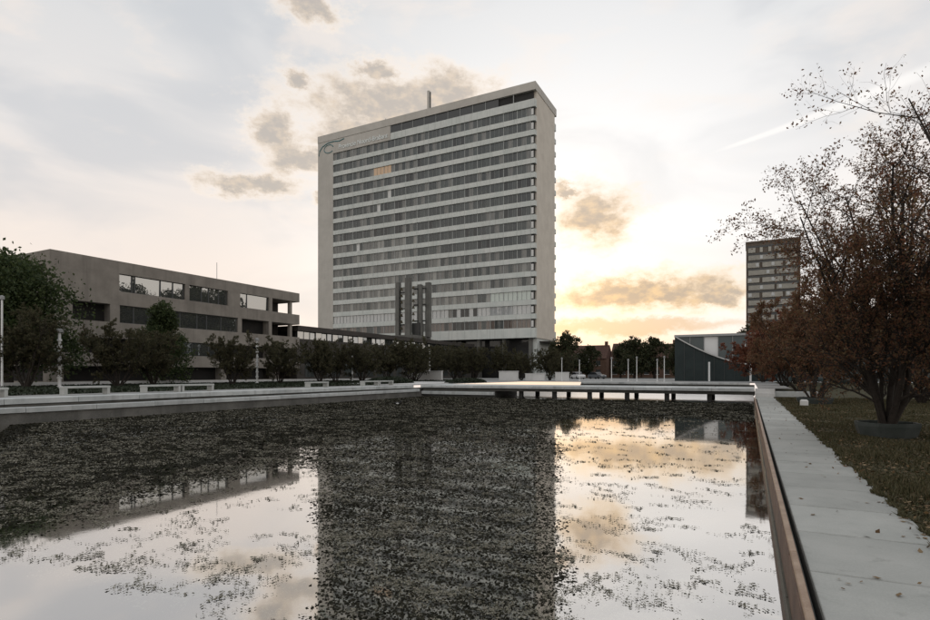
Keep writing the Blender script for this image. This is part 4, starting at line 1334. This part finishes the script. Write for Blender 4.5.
lamp(-47.5, 79.0, 5.9, 'white ribbed lamp column just below the carillon', True, 0.12)
posts = [(-26.2, 'nearest the tower corner'), (-23.6, 'second from the tower corner'), (-18.8, 'left of the tallest round trees'), (-16.0, 'before the tallest round trees'),
         (-14.9, 'right beside the one before the tallest round trees'), (-12.1, 'second left of the glass hall'), (-10.9, 'just left of the glass hall'), ]
for i, (x, lab) in enumerate(posts):
    lamp(x, 84.0 + (i % 3) * 0.8, 4.3 - 0.35 * (i % 2), 'slim white plaza post ' + lab, False, 0.06)

# low white walls and planters on the plaza, seen between the trees
lw_ = [((-46.5, 76.0), 6.0, 1.5, 'white low wall beside the lamp column left of the bridge'), ((-36.2, 86.0), 3.4, 1.5, 'white low wall between bushy trees, leftmost of the three below the tower'),
       ((-31.8, 87.0), 3.4, 1.1, 'white low wall between bushy trees, middle of the three below the tower'), ((-27.0, 86.5), 2.2, 1.3, 'white low wall between bushy trees, rightmost of the three below the tower')]
for ((x, y), w, h, lab) in lw_:
    o = MB().bbox(x - w / 2, x + w / 2, y, y + 0.5, PZ - 0.03, PZ + h, 0.03).bbox(x - w / 2 - 0.06, x + w / 2 + 0.06, y - 0.06, y + 0.56, PZ + h, PZ + h + 0.1, 0.02).build('low_wall', 'white_render', base=(x, y, PZ))
    tag(o, lab, 'wall', 'low white walls on the plaza')
rp = MB().prism([(-33.5, 47.0), (-29.9, 47.0), (-29.9, 53.5), (-33.0, 60.0), (-40.5, 66.0), (-41.5, 62.5), (-35.0, 55.0)], 'z', PZ - 0.02, PZ + 0.05).build('pavement', 'pale_paving')
tag(rp, kind='structure')

kb = MB().bbox(-57.4, -57.05, 4.0, 88.0, PZ - 0.03, PZ + 0.34, 0.03).build('kerb_wall', 'white_render', base=(-57.2, 46, PZ))
tag(kb, 'long low white kerb running behind the bushy trees of the left bank', 'wall')

# parked cars at the far edge of the plaza
def car_thing(x, y, rot, body, label):
    e = empty('parked_car', (x, y, PZ), label, 'car', 'cars parked beyond the plaza')
    e.rotation_euler = (0, 0, rot)
    def cp(name, mb_, mat, sm=False):
        o = bpy.data.objects.new(name, mb_.mesh(name, mat, smooth=sm)); COL.objects.link(o); o.parent = e
        return o
    prof = [(-2.1, 0.32), (2.1, 0.32), (2.15, 0.7), (1.95, 0.88), (1.0, 0.98), (-1.9, 0.98), (-2.12, 0.85)]
    cp('body', MB().prism(prof, 'y', -0.86, 0.86), body)
    roof = [(-1.85, 0.981), (0.95, 0.981), (0.3, 1.45), (-1.35, 1.47)]
    cp('cabin', MB().prism(roof, 'y', -0.74, 0.74), 'car_glass')
    cp('roof', MB().prism([(-1.38, 1.471), (0.33, 1.451), (0.2, 1.50), (-1.25, 1.52)], 'y', -0.72, 0.72), body)
    for sx in (-1.3, 1.3):
        for sy in (-0.87, 0.67):
            w = MB()
            w.prism([(sx + 0.31 * math.cos(a), 0.31 + 0.31 * math.sin(a)) for a in np.linspace(0, 2 * math.pi, 15)[:-1]], 'y', sy, sy + 0.2)
            cp('wheel', w, 'rubber')
    for sy in (-0.6, 0.4):
        cp('headlight', MB().box(2.10, 2.17, sy, sy + 0.22, 0.62, 0.76), 'white_metal')
car_thing(-33.2, 118, -0.9, 'car_white', 'white car parked beyond the plaza left of the middle trees')
car_thing(-30.0, 122, -0.6, 'car_grey', 'grey car parked beside the white car beyond the plaza')

# ------------------------------------------------------------------ a diving duck on the water
dk = empty('duck', (-22.6, 33.2, WZ), 'small black and white duck floating near the left bank', 'duck')
dk.rotation_euler = (0, 0, 0.35)
def dpart(name, mb_, mats, parent=dk):
    o = bpy.data.objects.new(name, mb_.mesh(name, mats, smooth=True)); COL.objects.link(o); o.parent = parent
    return o
b = MB()
b.tube([(-0.26, 0, 0.10), (-0.20, 0, 0.085), (-0.10, 0, 0.06), (0.02, 0, 0.055), (0.11, 0, 0.07), (0.15, 0, 0.12), (0.165, 0, 0.19), (0.185, 0, 0.235), (0.225, 0, 0.235), (0.25, 0, 0.225)],
       [0.012, 0.05, 0.095, 0.105, 0.085, 0.055, 0.042, 0.052, 0.045, 0.02], 12)
dpart('body', b, 'feather_black')
for s in (-1, 1):
    f = MB().tube([(-0.13, s * 0.062, 0.055), (-0.05, s * 0.088, 0.06), (0.04, s * 0.088, 0.06), (0.09, s * 0.06, 0.06)], [0.02, 0.045, 0.04, 0.015], 8)
    dpart('flank', f, 'feather_white')
dpart('bill', MB().tube([(0.24, 0, 0.222), (0.27, 0, 0.215), (0.295, 0, 0.212)], [0.018, 0.017, 0.012], 8), 'bill_grey')
